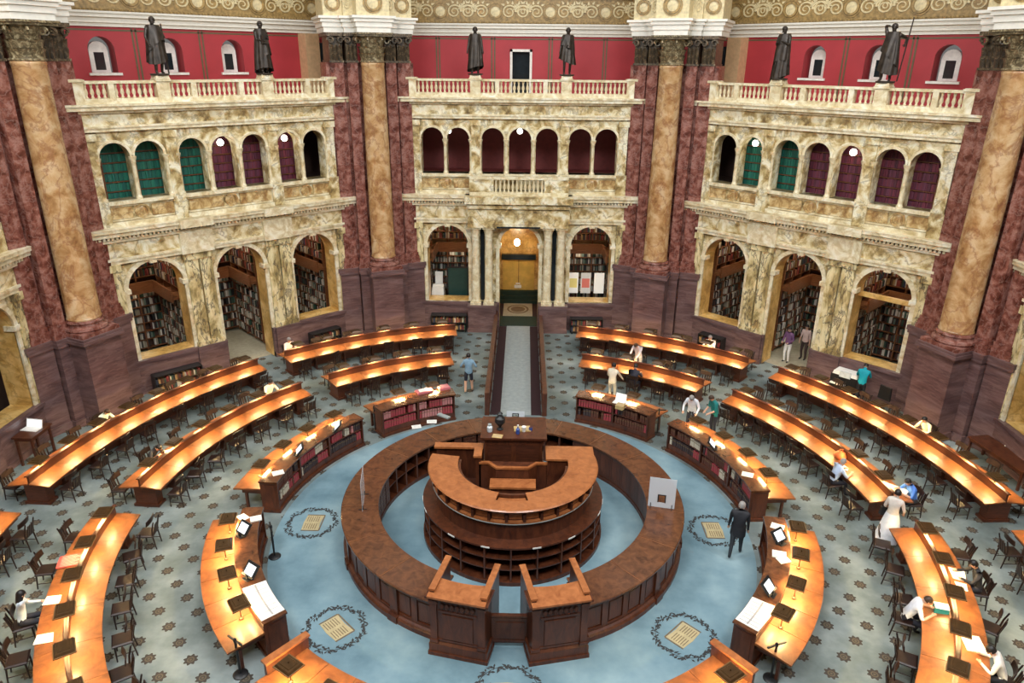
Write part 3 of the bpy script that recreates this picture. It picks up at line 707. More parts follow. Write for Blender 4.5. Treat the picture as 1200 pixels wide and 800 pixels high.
reading_desk('outer6', 62.9, 'outer reading desk with six lamps in front of the black book trolley', 'six-lamp desk by the black trolley', 6, 6)
reading_desk('mid6', 22.2, 'six-lamp middle reading desk where people in pale blue and bright blue shirts sit', 'desk of the blue-shirted readers', 9, 6)
reading_desk('mid6', 157.8, 'six-lamp middle reading desk where a dark-haired person leans over papers', 'six-lamp desk of the leaning reader', 7, 6)
reading_desk('mid6', 204.2, 'six-lamp middle reading desk where a long-haired woman in pale top sits', 'six-lamp desk of the long-haired woman', 7, 6)
reading_desk('mid6', 335.8, 'six-lamp middle reading desk with a small teal box on it', 'six-lamp desk with the teal box', 7, 6)
reading_desk('mid4', 118.4, 'four-lamp middle reading desk behind the standing man in shorts', 'four-lamp desk near the shorts', 5, 4)
reading_desk('mid4', 61.9, 'four-lamp middle reading desk where two visitors confer over it', 'four-lamp desk of conferring visitors', 5, 4)
reading_desk('outer8', 203.6, 'outer reading desk end behind the seated long-haired woman', 'outer desk behind long-haired woman', 5, 5)
reading_desk('outer8', 336.6, 'outer reading desk end behind the seated person in black', 'outer desk behind the reader in black', 5, 5)
# ================================================================ INNER DESKS WITH BOOKCASES
IN = {}
def inner_meshes(key, half, nbay):
    rc = 7.8; H = RD(half); c = (-rc, 0); N = 6*nbay; P = {}
    P['body'] = MB().arcbox(7.40, 7.62, .28, 1.05, -H, H, N, c=c).mesh('back_panel', 'wood_red')
    P['base'] = MB().arcbox(7.14, 7.62, .10, .30, -H, H, N, c=c).arcbox(7.08, 7.66, 0, .10, -H-.004, H+.004, N, c=c).mesh('base', 'wood_red')
    P['shelf'] = MB().arcbox(7.14, 7.42, .65, .68, -H, H, N, c=c).mesh('shelf', 'wood_red')
    P['top'] = MB().arcbox(7.08, 7.66, 1.05, 1.10, -H-.006, H+.006, N, c=c).mesh('desk_top', 'wood_top')
    P['up'] = MB().arcbox(7.11, 7.42, .28, 1.05, -.035/7.3, .035/7.3, 1, c=c).mesh('upright', 'wood_red')
    P['end'] = MB().arcbox(7.10, 7.64, .08, 1.05, -.02/7.3, .02/7.3, 1, c=c).arcbox(7.18, 7.56, .2, .95, -.032/7.3, .032/7.3, 1, c=c).mesh('end_panel', 'wood_red')
    nb = 2*nbay; st = 2*H/nb
    P['leaf'] = MB().arc([(7.62,.76),(8.5,.73),(8.5,.77),(7.62,.82)], -st/2+.0006, st/2-.0006, 3, c=c).mesh('leaf_panel', 'desk_wood')
    P['br'] = MB().arcbox(7.6, 8.3, .55, .74, -.03/8, .03/8, 1, c=c).arcbox(8.15, 8.22, 0, .6, -.04/8, .04/8, 1, c=c).mesh('bracket', 'desk_dark')
    P['cubby'] = MB().arcbox(7.62, 7.65, .85, 1.05, -H, H, N, c=c).mesh('ledge', 'desk_dark')
    IN[key] = (rc, half, nbay, P)
inner_meshes('long', 18.4, 3); inner_meshes('short', 11.7, 2)
LG2 = 'brown hooded lamp on a low desk that has bookshelves towards the round counter'
def inner_desk(key, am, lamps, label, short):
    rc, half, nbay, P = IN[key]
    t = thing('bookcase_desk', label, 'desk', polar(rc, am), RD(am))
    for k, n in (('body','back_panel'),('base','base'),('shelf','shelf'),('top','desk_top'),('cubby','ledge')): link(n, P[k], t)
    for i in range(nbay+1):
        a = -RD(half)+2*RD(half)*i/nbay
        if 0 < i < nbay: rot_about(link('upright', P['up'], t), rc, a)
    for s in (-1, 1): rot_about(link('end_panel', P['end'], t), rc, s*RD(half-.15))
    nb = 2*nbay; st = 2*half/nb
    for i in range(nb): rot_about(link('leaf_panel', P['leaf'], t), rc, RD(-half+st*(i+.5)))
    for i in range(nbay+1): rot_about(link('bracket', P['br'], t), rc, RD(-half+1.2+(2*half-2.4)*i/nbay))
    for i, a in enumerate(sorted(lamps, key=lambda q: abs(((q-90+180) % 360)-180))): lamp(polar(7.88, a, .815), RD(a), '%s brown hooded lamp from the portal, %s' % (ORD[i], short), 'reading lamps on the bookcase desks', h=.27)
    return t
DN = {157.8: 'bookcase desk by the edge-on shield', 22.2: 'bookcase desk behind the dark suit', 120.8: 'bookcase desk with pink trays', 59.4: 'bookcase desk with white laptop'}
inner_desk('long', 157.8, (144.3, 153.2, 162.1, 171.2), 'curved bookcase desk with four lamps and two monitors, shelves of mixed books', DN[157.8])
inner_desk('long', 22.2, (35.7, 26.6, 17.9, 8.9), 'curved bookcase desk with four lamps behind the man in the dark suit', DN[22.2])
inner_desk('long', 205.3, (192, 200.5, 209.2, 218), 'curved bookcase desk with two monitors and an unrolled white map', 'bookcase desk with the white map')
inner_desk('long', 334.7, (348.9, 340.2, 331.2, 322.6), 'curved bookcase desk with a tilted monitor and loose magazines', 'bookcase desk with loose magazines')
inner_desk('short', 120.8, (114.2, 124.2), 'short bookcase desk of red books under the pink paper trays', DN[120.8])
inner_desk('short', 59.4, (66.2, 56.0), 'short bookcase desk with a white laptop on top', DN[59.4])
# ---- reference volumes in those bookcases
island('vol_red', [(.30,.035,.045),(.36,.05,.06)]); island('vol_pink', [(.45,.16,.16),(.5,.2,.19)]); island('vol_brown', [(.15,.05,.03),(.11,.035,.02)])
island('vol_cream', [(.55,.47,.35),(.6,.52,.4)]); island('vol_black', [(.03,.02,.02),(.05,.03,.03)])
VOL = {}
for nm in ('red', 'pink', 'brown', 'cream', 'black'):
    VOL[nm] = []
    for hh, ww in ((.27, .078), (.25, .084), (.285, .088)):
        m = MB().box(0, .20, -ww/2, ww/2, 0, hh); me = m.mesh('book_cover', 'vol_'+nm)
        pg = MB().box(.012, .205, -ww/2+.008, ww/2-.008, .008, hh+.002).mesh('pages', 'book_pages'); bd = MB().box(-.003, .0, -ww/2, ww/2, hh*.7, hh*.78).mesh('spine_band', 'hood_edge')
        VOL[nm].append((me, pg, bd))
PALS = {120.8: ['red','red','red','pink','red','pink'], 157.8: ['brown','red','cream','pink','black','brown','red'], 22.2: ['brown','black','brown','red','cream','black'], 59.4: ['brown','red','brown','black','pink']}
rb = random.Random(5)
BAYN = {3: ('portal-end', 'middle', 'far'), 2: ('portal-side', 'outer')}
for am, half, nbay in ((157.8, 18.4, 3), (22.2, 18.4, 3), (120.8, 11.7, 2), (59.4, 11.7, 2)):
    for z, row in ((.68, 'upper'), (.302, 'lower')):
        for bay in range(nbay):
            b0 = am-half+2*half*bay/nbay+.55; b1 = am-half+2*half*(bay+1)/nbay-.55
            n = int((b1-b0)*RD(1)*7.2/.0985); run = rb.choice(PALS[am])
            for k in range(n):
                if rb.random() < .25: run = rb.choice(PALS[am])
                if rb.random() < .05: continue
                a = b0+(b1-b0)*(k+.5)/n; cv, pg, bd = rb.choice(VOL[run])
                o = link('book', cv, None, polar(7.155+rb.uniform(0,.02), a, z), RD(a), None, '%s book in %s bay, %s shelf of %s' % (run, BAYN[nbay][bay if am > 90 else nbay-1-bay], row, DN[am]), 'book', '%s books, %s bay, %s shelf, %s' % (run, BAYN[nbay][bay if am > 90 else nbay-1-bay], row, DN[am]))
                link('spine_band', bd, o)
# ================================================================ ROUND COUNTER
rg = thing('round_counter', 'ring-shaped dark wooden counter encircling the control desk', 'counter')
A0, A1 = -69.0, 249.0; NS = 16
for i in range(NS):
    a, b2 = RD(A0+(A1-A0)*i/NS), RD(A0+(A1-A0)*(i+1)/NS)
    MB().arc([(3.86,1.085),(4.9,1.085),(4.9,1.12),(4.88,1.14),(3.86,1.14)], a+.001, b2-.001, 8).build('counter_top', 'wood_top', rg)
    MB().arcbox(3.87, 4.89, 1.1405, 1.143, a-.0022, a+.0022, 1).build('inlay_strip', 'desk_wood', rg)
MB().arcbox(4.62, 4.76, .1, 1.085, RD(A0), RD(A1), 96).build('counter_wall', 'wood_red', rg)
MB().arc([(4.7,0),(4.90,0),(4.90,.13),(4.86,.18),(4.80,.2),(4.7,.2)], RD(A0), RD(A1), 96).build('base_moulding', 'wood_red', rg)
MB().arc([(4.7,1.0),(4.79,1.0),(4.86,1.06),(4.86,1.085),(4.7,1.085)], RD(A0), RD(A1), 96).build('top_moulding', 'wood_red', rg)
NP = 42; st = (A1-A0)/NP; h = RD(st/2)
PANL = MB().arc([(4.755,.30),(4.785,.34),(4.785,.88),(4.755,.92)], -h+.028, h-.028, 3).mesh('counter_panel', 'wood_red')
STIL = MB().arcbox(4.75, 4.80, .2, 1.0, -.018, .018, 1).mesh('stile', 'wood_red')
PILS = MB().arcbox(4.75, 4.84, .2, 1.0, -.026, .026, 1).arcbox(4.75, 4.93, 0, .2, -.032, .032, 1).mesh('counter_pilaster', 'wood_red')
RAIL = MB().arcbox(4.75, 4.80, .2, .28, -h, h, 3).mesh('panel_rail', 'wood_red'); RAIL2 = MB().arcbox(4.75, 4.80, .94, 1.0, -h, h, 3).mesh('panel_rail', 'wood_red')
CUBV = MB().arcbox(3.95, 4.64, .1, 1.085, -.008, .008, 1).mesh('inner_upright', 'wood_red')
CUBS = MB().arcbox(3.96, 4.64, .58, .61, -h, h, 3).mesh('inner_shelf', 'wood_red')
CUBB = MB().arcbox(3.93, 4.64, 0, .12, -h, h, 3).mesh('inner_base', 'wood_red')
CUBD = MB().arcbox(3.95, 4.0, .14, 1.06, -h+.01, h-.01, 3).mesh('cupboard_door', 'wood_red')
DRW = MB().arcbox(3.945, 4.1, 0, .13, -.026, .026, 2).mesh('card_drawer', 'wood_red'); KNB = MB().lathe([(.012,0),(.014,.015),(.0,.02)], 6).mesh('knob', 'hood_edge')
for i in range(NP):
    a = RD(A0+st*(i+.5)); e = RD(A0+st*i)
    link('counter_panel', PANL, rg, rz=a); link('panel_rail', RAIL, rg, rz=a); link('panel_rail', RAIL2, rg, rz=a)
    link('counter_pilaster' if i % 4 == 0 else 'stile', PILS if i % 4 == 0 else STIL, rg, rz=e)
    link('inner_upright', CUBV, rg, rz=e); link('inner_base', CUBB, rg, rz=a)
    dg = math.degrees(a)
    if 166 < dg < 196 or 100 < dg < 118:
        for q in range(6):
            for s in (-1, 1):
                d = link('card_drawer', DRW, rg, (0, 0, .16+q*.15), a+s*h*.5)
                k = link('knob', KNB, d, (3.945, 0, .065)); k.rotation_euler = (0, -pi/2, 0)
    elif -60 < dg < 60: link('cupboard_door', CUBD, rg, rz=a)
    else: link('inner_shelf', CUBS, rg, rz=a)
# ---- gate lecterns and swing gate
def lectern(am, label):
    # local frame: x outwards (front), y sideways
    t = thing('gate_lectern', label, 'lectern', polar(5.2, am), RD(am))
    def P(n, m, mat='wood_red'): return m.build(n, mat, t)
    W_ = .66
    P('cabinet', MB().box(-.5, 0, -W_, W_, .1, 1.65))
    P('plinth', MB().box(-.55, .08, -W_-.06, W_+.06, 0, .1).box(-.53, .05, -W_-.04, W_+.04, .1, .32).frus(-.5, .05, -W_-.04, W_+.04, .32, .38, .04))
    for s in (-1, 1):
        P('corner_pilaster', MB().box(-.02, .045, s*(W_-.09)-.08, s*(W_-.09)+.08, .38, 1.56).box(-.02, .065, s*(W_-.09)-.1, s*(W_-.09)+.1, .38, .46).box(-.02, .065, s*(W_-.09)-.1, s*(W_-.09)+.1, 1.48, 1.58))
        P('side_wing', MB().box(-1.18, -.02, s*(W_-.05)-.05, s*(W_-.05)+.05, .0, 1.78))
        P('wing_rail', MB().box(-1.24, -.02, s*(W_-.05)-.075, s*(W_-.05)+.075, 1.78, 1.83), 'wood_orange')
    P('front_panel', MB().frus(0, .03, -.36, .36, .5, 1.2, 0).box(0, .02, -.46, .46, .42, .47).box(0, .02, -.46, .46, 1.24, 1.30))
    orn = MB()
    for k in range(7):
        y = -.36+k*.12; orn.add([(.01,y-.05,1.36),(.05,y,1.35),(.01,y+.05,1.36),(.03,y,1.52),(.04,y-.055,1.45),(.04,y+.055,1.45)], [(0,1,4),(1,2,5),(1,5,3,4)])
    P('carved_ornament', orn, 'desk_dark')
    P('cornice', MB().box(-.5, .05, -W_-.03, W_+.03, 1.58, 1.64).box(-.5, .10, -W_-.08, W_+.08, 1.64, 1.70))
    n = 6; v = []
    for k in range(n+1):
        y = -W_-.02+(2*W_+.04)*k/n; v += [(-.52+.08*sin(pi*k/n), y, 1.77), (.13, y, 1.73), (.13, y, 1.68), (-.52+.08*sin(pi*k/n), y, 1.70)]
    m = MB().add(v, [(4*k+j, 4*k+(j+1) % 4, 4*k+4+(j+1) % 4, 4*k+4+j)[::-1] for k in range(n) for j in range(4)]+[(0,1,2,3), (4*n+3,4*n+2,4*n+1,4*n)])
    P('reading_top', m, 'wood_orange')
    return t
lectern(-102.9, 'orange-topped panelled gate lectern at the counter end nearer the map-covered desk')
lectern(-77.1, 'orange-topped panelled gate lectern at the counter end nearer the man in dark suit')
g = thing('swing_gate', 'low panelled wooden gate between the two gate lecterns', 'gate', (.03, -4.72, 0))
MB().box(-.5, .5, -.03, .03, .16, .92).build('gate_leaf', 'wood_red', g); MB().box(-.52, .52, -.05, .05, .92, .97).build('gate_rail', 'wood_red', g)
MB().frus(-.34, .34, -.05, -.03, .3, .78, 0).box(-.44, -.38, -.045, -.03, .2, .9).box(.38, .44, -.045, -.03, .2, .9).box(-.38, .38, -.045, -.03, .84, .9).box(-.38, .38, -.045, -.03, .2, .26).build('gate_panel', 'wood_red', g)
# ---- control desk in the middle
cdsk = thing('control_desk', 'stepped half-round wooden control desk inside the round counter', 'desk')
def P(n, m, mat='wood_red', **k): return m.build(n, mat, cdsk, **k)
L0, L1 = RD(-200), RD(20)
P('lower_back', MB().arcbox(1.95, 2.10, .08, 1.16, L0, L1, 48)); P('lower_base', MB().arcbox(1.95, 2.62, 0, .12, L0, L1, 48))
for z in (.46, .80): P('lower_shelf', MB().arcbox(2.05, 2.57, z, z+.035, L0, L1, 48))
P('lower_top', MB().arc([(1.95,1.16),(2.60,1.14),(2.60,1.19),(1.95,1.20)], L0, L1, 48), 'wood_red')
for k in range(15): P('divider', MB().arcbox(2.05, 2.58, .1, 1.15, L0+(L1-L0)*k/14-.008, L0+(L1-L0)*k/14+.008, 1))
for a in (-159, -128, -105, -75, -52, -21, -8, -172): P('label_holder', MB().arcbox(2.601, 2.612, 1.145, 1.185, RD(a)-.045, RD(a)+.045, 2), 'paper')
P('upper_wall', MB().arcbox(2.10, 2.22, 1.19, 2.14, RD(-192), RD(18), 48)); P('ledge_strip', MB().arcbox(2.2, 2.32, 1.715, 1.735, RD(-192), RD(18), 48), 'runner_grey')
P('upper_band', MB().arcbox(2.2, 2.31, 1.74, 1.80, RD(-192), RD(18), 48), 'wood_orange'); P('upper_moulding', MB().arc([(2.2,2.02),(2.28,2.02),(2.38,2.1),(2.38,2.14),(2.2,2.14)], RD(-192), RD(18), 48))
BRK = MB().box(2.21, 2.33, -.035, .035, 1.80, 2.02).mesh('corbel', 'desk_dark'); PN2 = MB().arcbox(2.215, 2.235, 1.84, 1.99, -.075, .075, 2).mesh('upper_panel', 'wood_orange')
for k in range(18):
    a = RD(-186+k*11.6); link('corbel', BRK, cdsk, rz=a)
    if k < 17: link('upper_panel', PN2, cdsk, rz=a+RD(5.8))
P('crescent_top', MB().arc([(1.58,2.14),(2.40,2.14),(2.43,2.17),(2.40,2.20),(1.58,2.20)], RD(-190), RD(-103), 24), 'wood_orange')
P('crescent_top', MB().arc([(1.58,2.14),(2.40,2.14),(2.43,2.17),(2.40,2.20),(1.58,2.20)], RD(-77), RD(12), 24), 'wood_orange')
P('crescent_top', MB().arc([(1.95,2.14),(2.40,2.14),(2.43,2.17),(2.40,2.20),(1.95,2.20)], RD(-103), RD(-77), 8), 'wood_orange')
P('crescent_tray', MB().arcbox(1.60, 1.97, 2.02, 2.05, RD(-103), RD(-77), 8).arcbox(1.93, 1.96, 2.05, 2.14, RD(-103), RD(-77), 8), 'wood_orange')
P('inner_wall', MB().arcbox(1.50, 1.58, 1.1, 2.14, RD(-188), RD(-2), 40))
P('platform', MB().box(.95, 2.36, .2, .98, 2.14, 2.198), 'wood_orange'); P('platform_body', MB().box(1.0, 2.2, .26, .93, .1, 2.14))
P('inner_floor', MB().lathe([(2.1,1.0),(2.1,1.1)], 40), 'desk_dark')
P('rear_wall', MB().box(-2.3, -.9, .88, 1.0, 0, 2.14).box(-1.1, -.95, .35, .9, 1.1, 2.14)); P('rear_ledge', MB().box(-2.36, -.9, .80, 1.08, 2.14, 2.2).box(-1.16, -.92, .3, .80, 2.14, 2.2), 'wood_orange')
P('inner_counter', MB().prism([(-1.0,.35),(-.75,.35),(-.5,.08),(.45,.08),(.7,.35),(1.0,.35),(1.0,.5),(-1.0,.5)], 1.1, 1.92)); P('inner_counter_rail', MB().prism([(-1.0,.32),(-.74,.32),(-.49,.05),(.44,.05),(.69,.32),(1.0,.32),(1.0,.42),(.66,.42),(.42,.15),(-.46,.15),(-.7,.42),(-1.0,.42)], 1.92, 1.98), 'wood_orange')
P('writing_desk', MB().box(-.66, .66, -.42, .06, 1.56, 1.62), 'wood_orange'); P('writing_desk_body', MB().box(-.62, .62, -.36, .06, 1.1, 1.56))
tw = MB().box(-.86, .86, .82, 1.95, 0, 2.46).box(-.92, .92, .76, 2.0, 1.30, 1.42); P('cabinet_tower', tw)
P('tower_top', MB().box(-.98, .98, .70, 2.08, 2.52, 2.58).box(-.93, .93, .75, 2.02, 2.46, 2.52), 'wood_red')
for x in (-.42, .42): P('tower_panel', MB().box(x-.34, x+.34, .80, .83, 1.55, 2.3), 'desk_dark'); P('tower_frame', MB().box(x-.38, x+.38, .79, .81, 2.3, 2.36).box(x-.38, x+.38, .79, .81, 1.48, 1.54))
# ================================================================ ROPED AISLE TO THE PORTAL
for s in (-1, 1):
    b = thing('aisle_barrier', 'wooden handrail barrier along the grey aisle, on the side of the %s' % ('man in shorts' if s < 0 else 'white laptop desk'), 'barrier', (s*1.12, 12.2, 0))
    MB().box(-.05, .05, -5.0, 5.0, .08, .9).build('barrier_panel', 'wood_red', b); MB().box(-.09, .09, -5.05, 5.05, .9, .96).build('handrail', 'wood_red', b); MB().box(-.09, .09, -5.05, 5.05, 0, .1).build('base', 'wood_red', b)
    for k in range(6): MB().box(-.085, .085, -5.0+k*2-.07, -5.0+k*2+.07, 0, .94).build('post', 'wood_red', b)
    MB().box(s*.60 if s > 0 else -1.0, 1.0 if s > 0 else -.60, 7.2, 17.2, .001, .012).build('carpet_border', 'maroon_mat', fl)
MB().box(-.60, .60, 7.2, 17.25, .001, .014).build('aisle_runner', 'runner_grey', fl)
MB().box(-1.0, .95, 17.25, 18.75, .001, .03).build('door_mat', 'green_mat', fl)
rgm = MB().box(-.85, .75, 18.75, 21.0, .0205, .04).build('portal_rug', 'rug_tan', fl)
MB().arcbox(.5, .6, .04, .046, 0, 2*pi, 28, c=(0,0)).lathe([(.4,.041),(0,.045)], 24).xf(Matrix.Translation((-.05, 19.9, 0)) @ Matrix.Diagonal((1, 1.2, 1, 1))).build('rug_oval', 'med_brown', rgm)
# ================================================================ LOW END DESKS (flat, with a raised end board)
def low_desk(a0, a1, end, lamps, label, short):
    am = (a0+a1)/2; rc = 7.85; H = RD((a1-a0)/2); c = (-rc, 0)
    t = thing('end_desk', label, 'desk', polar(rc, am), RD(am))
    for k in range(3):
        a = -H+2*H*(k+.5)/3
        MB().arc([(7.2,.74),(8.5,.74),(8.5,.78),(7.2,.78)], a-H/3+.0006, a+H/3-.0006, 4, c=c).build('leaf_panel', 'desk_wood', t)
    MB().arcbox(7.3, 7.4, .06, .74, -H+.01, H-.01, 12, c=c).build('front_panel', 'wood_red', t)
    s = 1 if end == a1 else -1; e = s*H
    MB().arcbox(7.15, 8.2, 0, 1.08, e-.006, e+.006, 1, c=c).build('end_board', 'wood_red', t); MB().arcbox(7.12, 8.23, 1.08, 1.13, e-.012, e+.012, 1, c=c).build('end_rail', 'wood_orange', t)
    for i, a in enumerate(lamps): lamp(polar(8.0, a, .78), RD(a), '%s hooded lamp from the end board, %s' % (ORD[i], short), 'reading lamps on the end desks', h=.27)
low_desk(231.5, 250, 231.5, (235.6, 244), 'low desk with raised end board beside the map-covered bookcase desk', 'low desk beside the map-covered desk')
low_desk(290, 309.0, 309.0, (305.0, 296), 'low desk with raised end board beside the magazine-strewn bookcase desk', 'low desk beside the magazine-strewn desk')
# ================================================================ SMALL THINGS
def at(x, y, z): return px(x, y, z)
def monitor(x, y, z, face, label, h=.36, w=.42, tilt=.75):
    p = at(x, y, z); t = thing('monitor', label, 'monitor', (p.x, p.y, z), RD(face-90))
    R_ = Matrix.Rotation(tilt, 4, 'X')
    MB().box(-.11,.11,-.08,.08,0,.015).box(-.03,.03,-.0,.03,.0,.12).build('stand', 'black_metal', t)
    MB().box(-w/2,w/2,-.02,.02,0,h).xf(Matrix.Translation((0,0,.06)) @ R_).build('bezel', 'black_metal', t)
    MB().box(-w/2+.06,w/2-.06,.02,.024,.05,h-.06).xf(Matrix.Translation((0,0,.06)) @ R_).build('screen', 'screen_white', t)
emit('screen_white', (.9, .95, 1), .75)
# screens face outwards (towards the readers on the leaf side), backs to the counter
monitor(347, 533, 1.1, 200, 'black monitor with white screen by the second lamp near the edge-on shield')
monitor(392, 505, 1.1, 190, 'black monitor with white screen near the far end of mixed-book desk')
monitor(282, 628, 1.1, 235, 'black monitor beside loose papers on the map-covered desk')
monitor(290, 678, 1.1, 235, 'black monitor next to the unrolled white map')
monitor(916, 637, 1.1, 305, 'black monitor between two stacks of magazines')
monitor(838, 526, 1.1, 340, 'black monitor on the bookcase desk behind the dark suit')
monitor(905, 697, 1.1, 320, 'tilted black monitor beside the spread magazines')
def sheet(name, x, y, z, w, h, rz, mat, label, cat, th=.012, group=None):
    p = at(x, y, z); m = MB().box(-w/2, w/2, -h/2, h/2, 0, th)
    n = max(3, int(h/.05))
    o = m.build(name, mat, None, loc=(p.x, p.y, z), rz=rz, label=label, cat=cat, group=group)
    pr = MB()
    for k in range(1, n): pr.box(-w*.38, w*.38*(1 if k % 3 else .4), -h/2+h*k/n-.006, -h/2+h*k/n+.006, th, th+.001)
    q = pr.build('printed_lines', 'print_grey', o); q['kind'] = 'stuff'
    return o
plain('print_grey', (.34, .33, .32), .7); plain('red_card', (.42, .07, .06), .6); plain('pink_card', (.55, .16, .18), .6); plain('teal', (.02, .26, .26), .5); plain('orange_cloth', (.55, .13, .03), .7)
plain('blue_item', (.03, .07, .28), .4); plain('glass_tint', (.6, .66, .68), .1)
Zi, Zl, Zm = 1.10, .80, .80
sheet('paper_sheet', 326, 554, Zi, .34, .26, .5, 'paper', 'white paper lying near the end of the mixed-book desk', 'paper')
sheet('paper_sheet', 300, 608, Zi, .3, .24, .4, 'paper', 'crumpled white papers beside the stanchion on map-covered desk', 'paper', .03)
sheet('paper_sheet', 285, 606, Zi, .22, .3, .9, 'paper', 'white leaflet beside crumpled papers on map-covered desk', 'paper')
sheet('magazine', 911, 617, Zi, .34, .26, -.5, 'paper', 'magazine lying above the monitor on the magazine-strewn desk', 'magazine')
sheet('magazine', 913, 650, Zi, .34, .28, -.3, 'paper', 'magazine lying below the monitor on the magazine-strewn desk', 'magazine', .03)
sheet('magazine', 918, 656, Zi, .3, .24, .3, 'paper', 'second magazine overlapping the one below the monitor', 'magazine')
sheet('paper_sheet', 876, 556, Zi, .34, .26, -.4, 'paper', 'white paper near the end of desk behind the dark suit', 'paper')
sheet('paper_sheet', 856, 543, Zl, .36, .26, -.5, 'paper', 'white paper under the lamp on desk behind the dark suit', 'paper')
sheet('paper_sheet', 488, 500, 1.143, .32, .24, .3, 'paper', 'white paper on the round counter behind the control desk', 'paper')
sheet('paper_sheet', 506, 494, 1.143, .34, .24, .1, 'paper', 'larger white paper on the round counter near pink trays', 'paper')
sheet('ring_binder', 520, 488, 1.143, .5, .16, -.6, 'runner_grey', 'grey folder leaning off the round counter near pink trays', 'folder', .05)
sheet('red_folder', 84, 657, Zm, .62, .5, .35, 'red_card', 'salmon red folder on the desk of the long-haired woman', 'folder', .03)
sheet('paper_sheet', 62, 703, Zm, .36, .3, .2, 'paper', 'white page in front of the long-haired woman', 'paper')
sheet('paper_sheet', 53, 748, Zm, .4, .3, .3, 'paper', 'printed page with red marks beside the long-haired woman', 'paper')
sheet('paper_sheet', 205, 528, Zm, .62, .34, .6, 'paper', 'large white paper in front of the leaning dark-haired reader', 'paper')
sheet('paper_sheet', 1048, 572, Zm, .75, .34, -.75, 'paper', 'long white paper in front of the bright-blue shirt', 'paper')
sheet('newspaper', 1118, 672, Zm, .5, .44, -.4, 'paper', 'newspaper spread before the reader in black', 'newspaper')
sheet('newspaper', 1122, 686, Zm, .42, .28, -.4, 'paper', 'folded newspaper beside the reader in black', 'newspaper')
sheet('paper_sheet', 1140, 755, Zm, .4, .5, -.2, 'paper', 'white papers before the reader in white and black', 'paper', .04)
sheet('paper_sheet', 988, 548, Zm, .3, .3, -.5, 'paper', 'white page in front of the pale-blue shirt', 'paper')
sheet('document_tray', 497, 459, Zi, .62, .34, .52, 'pink_card', 'pink document tray with a white sheet on short desk', 'tray', .07)
sheet('document_tray', 520, 455, Zi, .42, .34, .45, 'pink_card', 'smaller pink document tray on the portal end of short desk', 'tray', .09)
sheet('paper_sheet', 496, 457, Zi+.072, .34, .22, .52, 'paper', 'white sheet lying on the larger pink tray', 'paper')
sheet('document_box', 727, 478, Zi, .3, .3, -.5, 'paper_tan', 'tan document box beside the white laptop', 'box', .14)
p = at(1102, 716, Zm); tb = MB().frus(-.16,.16,-.12,.12,0,.14,.01).build('teal_box', 'teal', None, loc=(p.x,p.y,Zm), rz=-.3, label='small teal box on the desk before the man in white', cat='box'); MB().box(-.15,.15,-.11,.11,.14,.16).build('lid', 'glass_tint', tb)
p = at(984, 537, Zm); ob = MB().lathe([(.02,0),(.17,.02),(.2,.12),(.15,.22),(.05,.26)], 10).build('orange_bag', 'orange_cloth', None, loc=(p.x,p.y,Zm), smooth=True, label='orange cloth bag on desk beside the pale-blue shirt', cat='bag'); MB().tube([(-.06,0,.24),(-.05,0,.34),(.05,0,.34),(.06,0,.24)], .012, 6).build('handle', 'orange_cloth', ob)
# map and magazines spread along the inner tops of the front desks
for am_, a0_, a1_, lab in ((205.3, 213.2, 223.2, 'unrolled white map with a dark fold on the curved desk top'), (334.7, 316.8, 324.5, 'white patterned sheet spread on the curved desk top')):
    c0 = polar(7.37, (a0_+a1_)/2, 1.10); o = MB().arcbox(7.09, 7.65, 0, .012, RD(a0_), RD(a1_), 8, c=(-c0.x, -c0.y)).build('map_sheet', 'paper', None, loc=c0, label=lab, cat='map')
    pr = MB()
    for k in range(7):
        a = RD(a0_+(a1_-a0_)*(k+.7)/8); pr.arcbox(7.15, 7.6, .012, .013, a-.0012, a+.0012, 1, c=(-c0.x, -c0.y))
    pr.arcbox(7.34, 7.38, .012, .016, RD(a0_+.3), RD(a1_-.3), 8, c=(-c0.x, -c0.y)); q = pr.build('printed_lines', 'print_grey', o); q['kind'] = 'stuff'
def laptop(p, face, label, w=.42):
    t = thing('laptop', label, 'laptop', p, RD(face-90)); MB().box(-w/2,w/2,-.02,.28,0,.02).build('keyboard_base', 'paper', t)
    MB().box(-w/2,w/2,-.02,.0,0,.3).xf(Matrix.Rotation(.3,4,'X')).build('screen_lid', 'paper', t); MB().box(-w/2+.03,w/2-.03,.0,.003,.03,.27).xf(Matrix.Rotation(.3,4,'X')).build('screen', 'screen_white', t)
laptop((at(727, 470, Zi).x, at(727, 470, Zi).y, Zi), 240, 'white laptop open on the short bookcase desk')
# laptop table by the pillar, second table opposite
def side_table(p, rz, w, d, label, h=.75):
    t = thing('side_table', label, 'table', p, rz); MB().box(-w/2,w/2,-d/2,d/2,h-.05,h).build('table_top', 'wood_red', t); MB().box(-w/2+.05,w/2-.05,-d/2+.05,d/2-.05,h-.15,h-.05).build('apron', 'desk_dark', t)
    for sx in (-1,1):
        for sy in (-1,1): MB().frus(sx*(w/2-.09)-.035,sx*(w/2-.09)+.035,sy*(d/2-.09)-.035,sy*(d/2-.09)+.035,0,h-.15,0).build('leg', 'desk_dark', t)
    return t
side_table((-16.35, 3.35, 0), RD(90), 1.1, .7, 'dark tall side table carrying the open white laptop', 1.1)
laptop((-16.4, 3.55, 1.1), 262, 'open white laptop on the side table beside the brown pedestal', .6)
side_table((16.55, 3.6, 0), RD(100), 2.4, .8, 'dark side table with loose papers beside the brown pedestal')
sheet('paper_sheet', 1190, 523, .75, .6, .4, .5, 'paper', 'loose white papers on the side table', 'paper', .03)
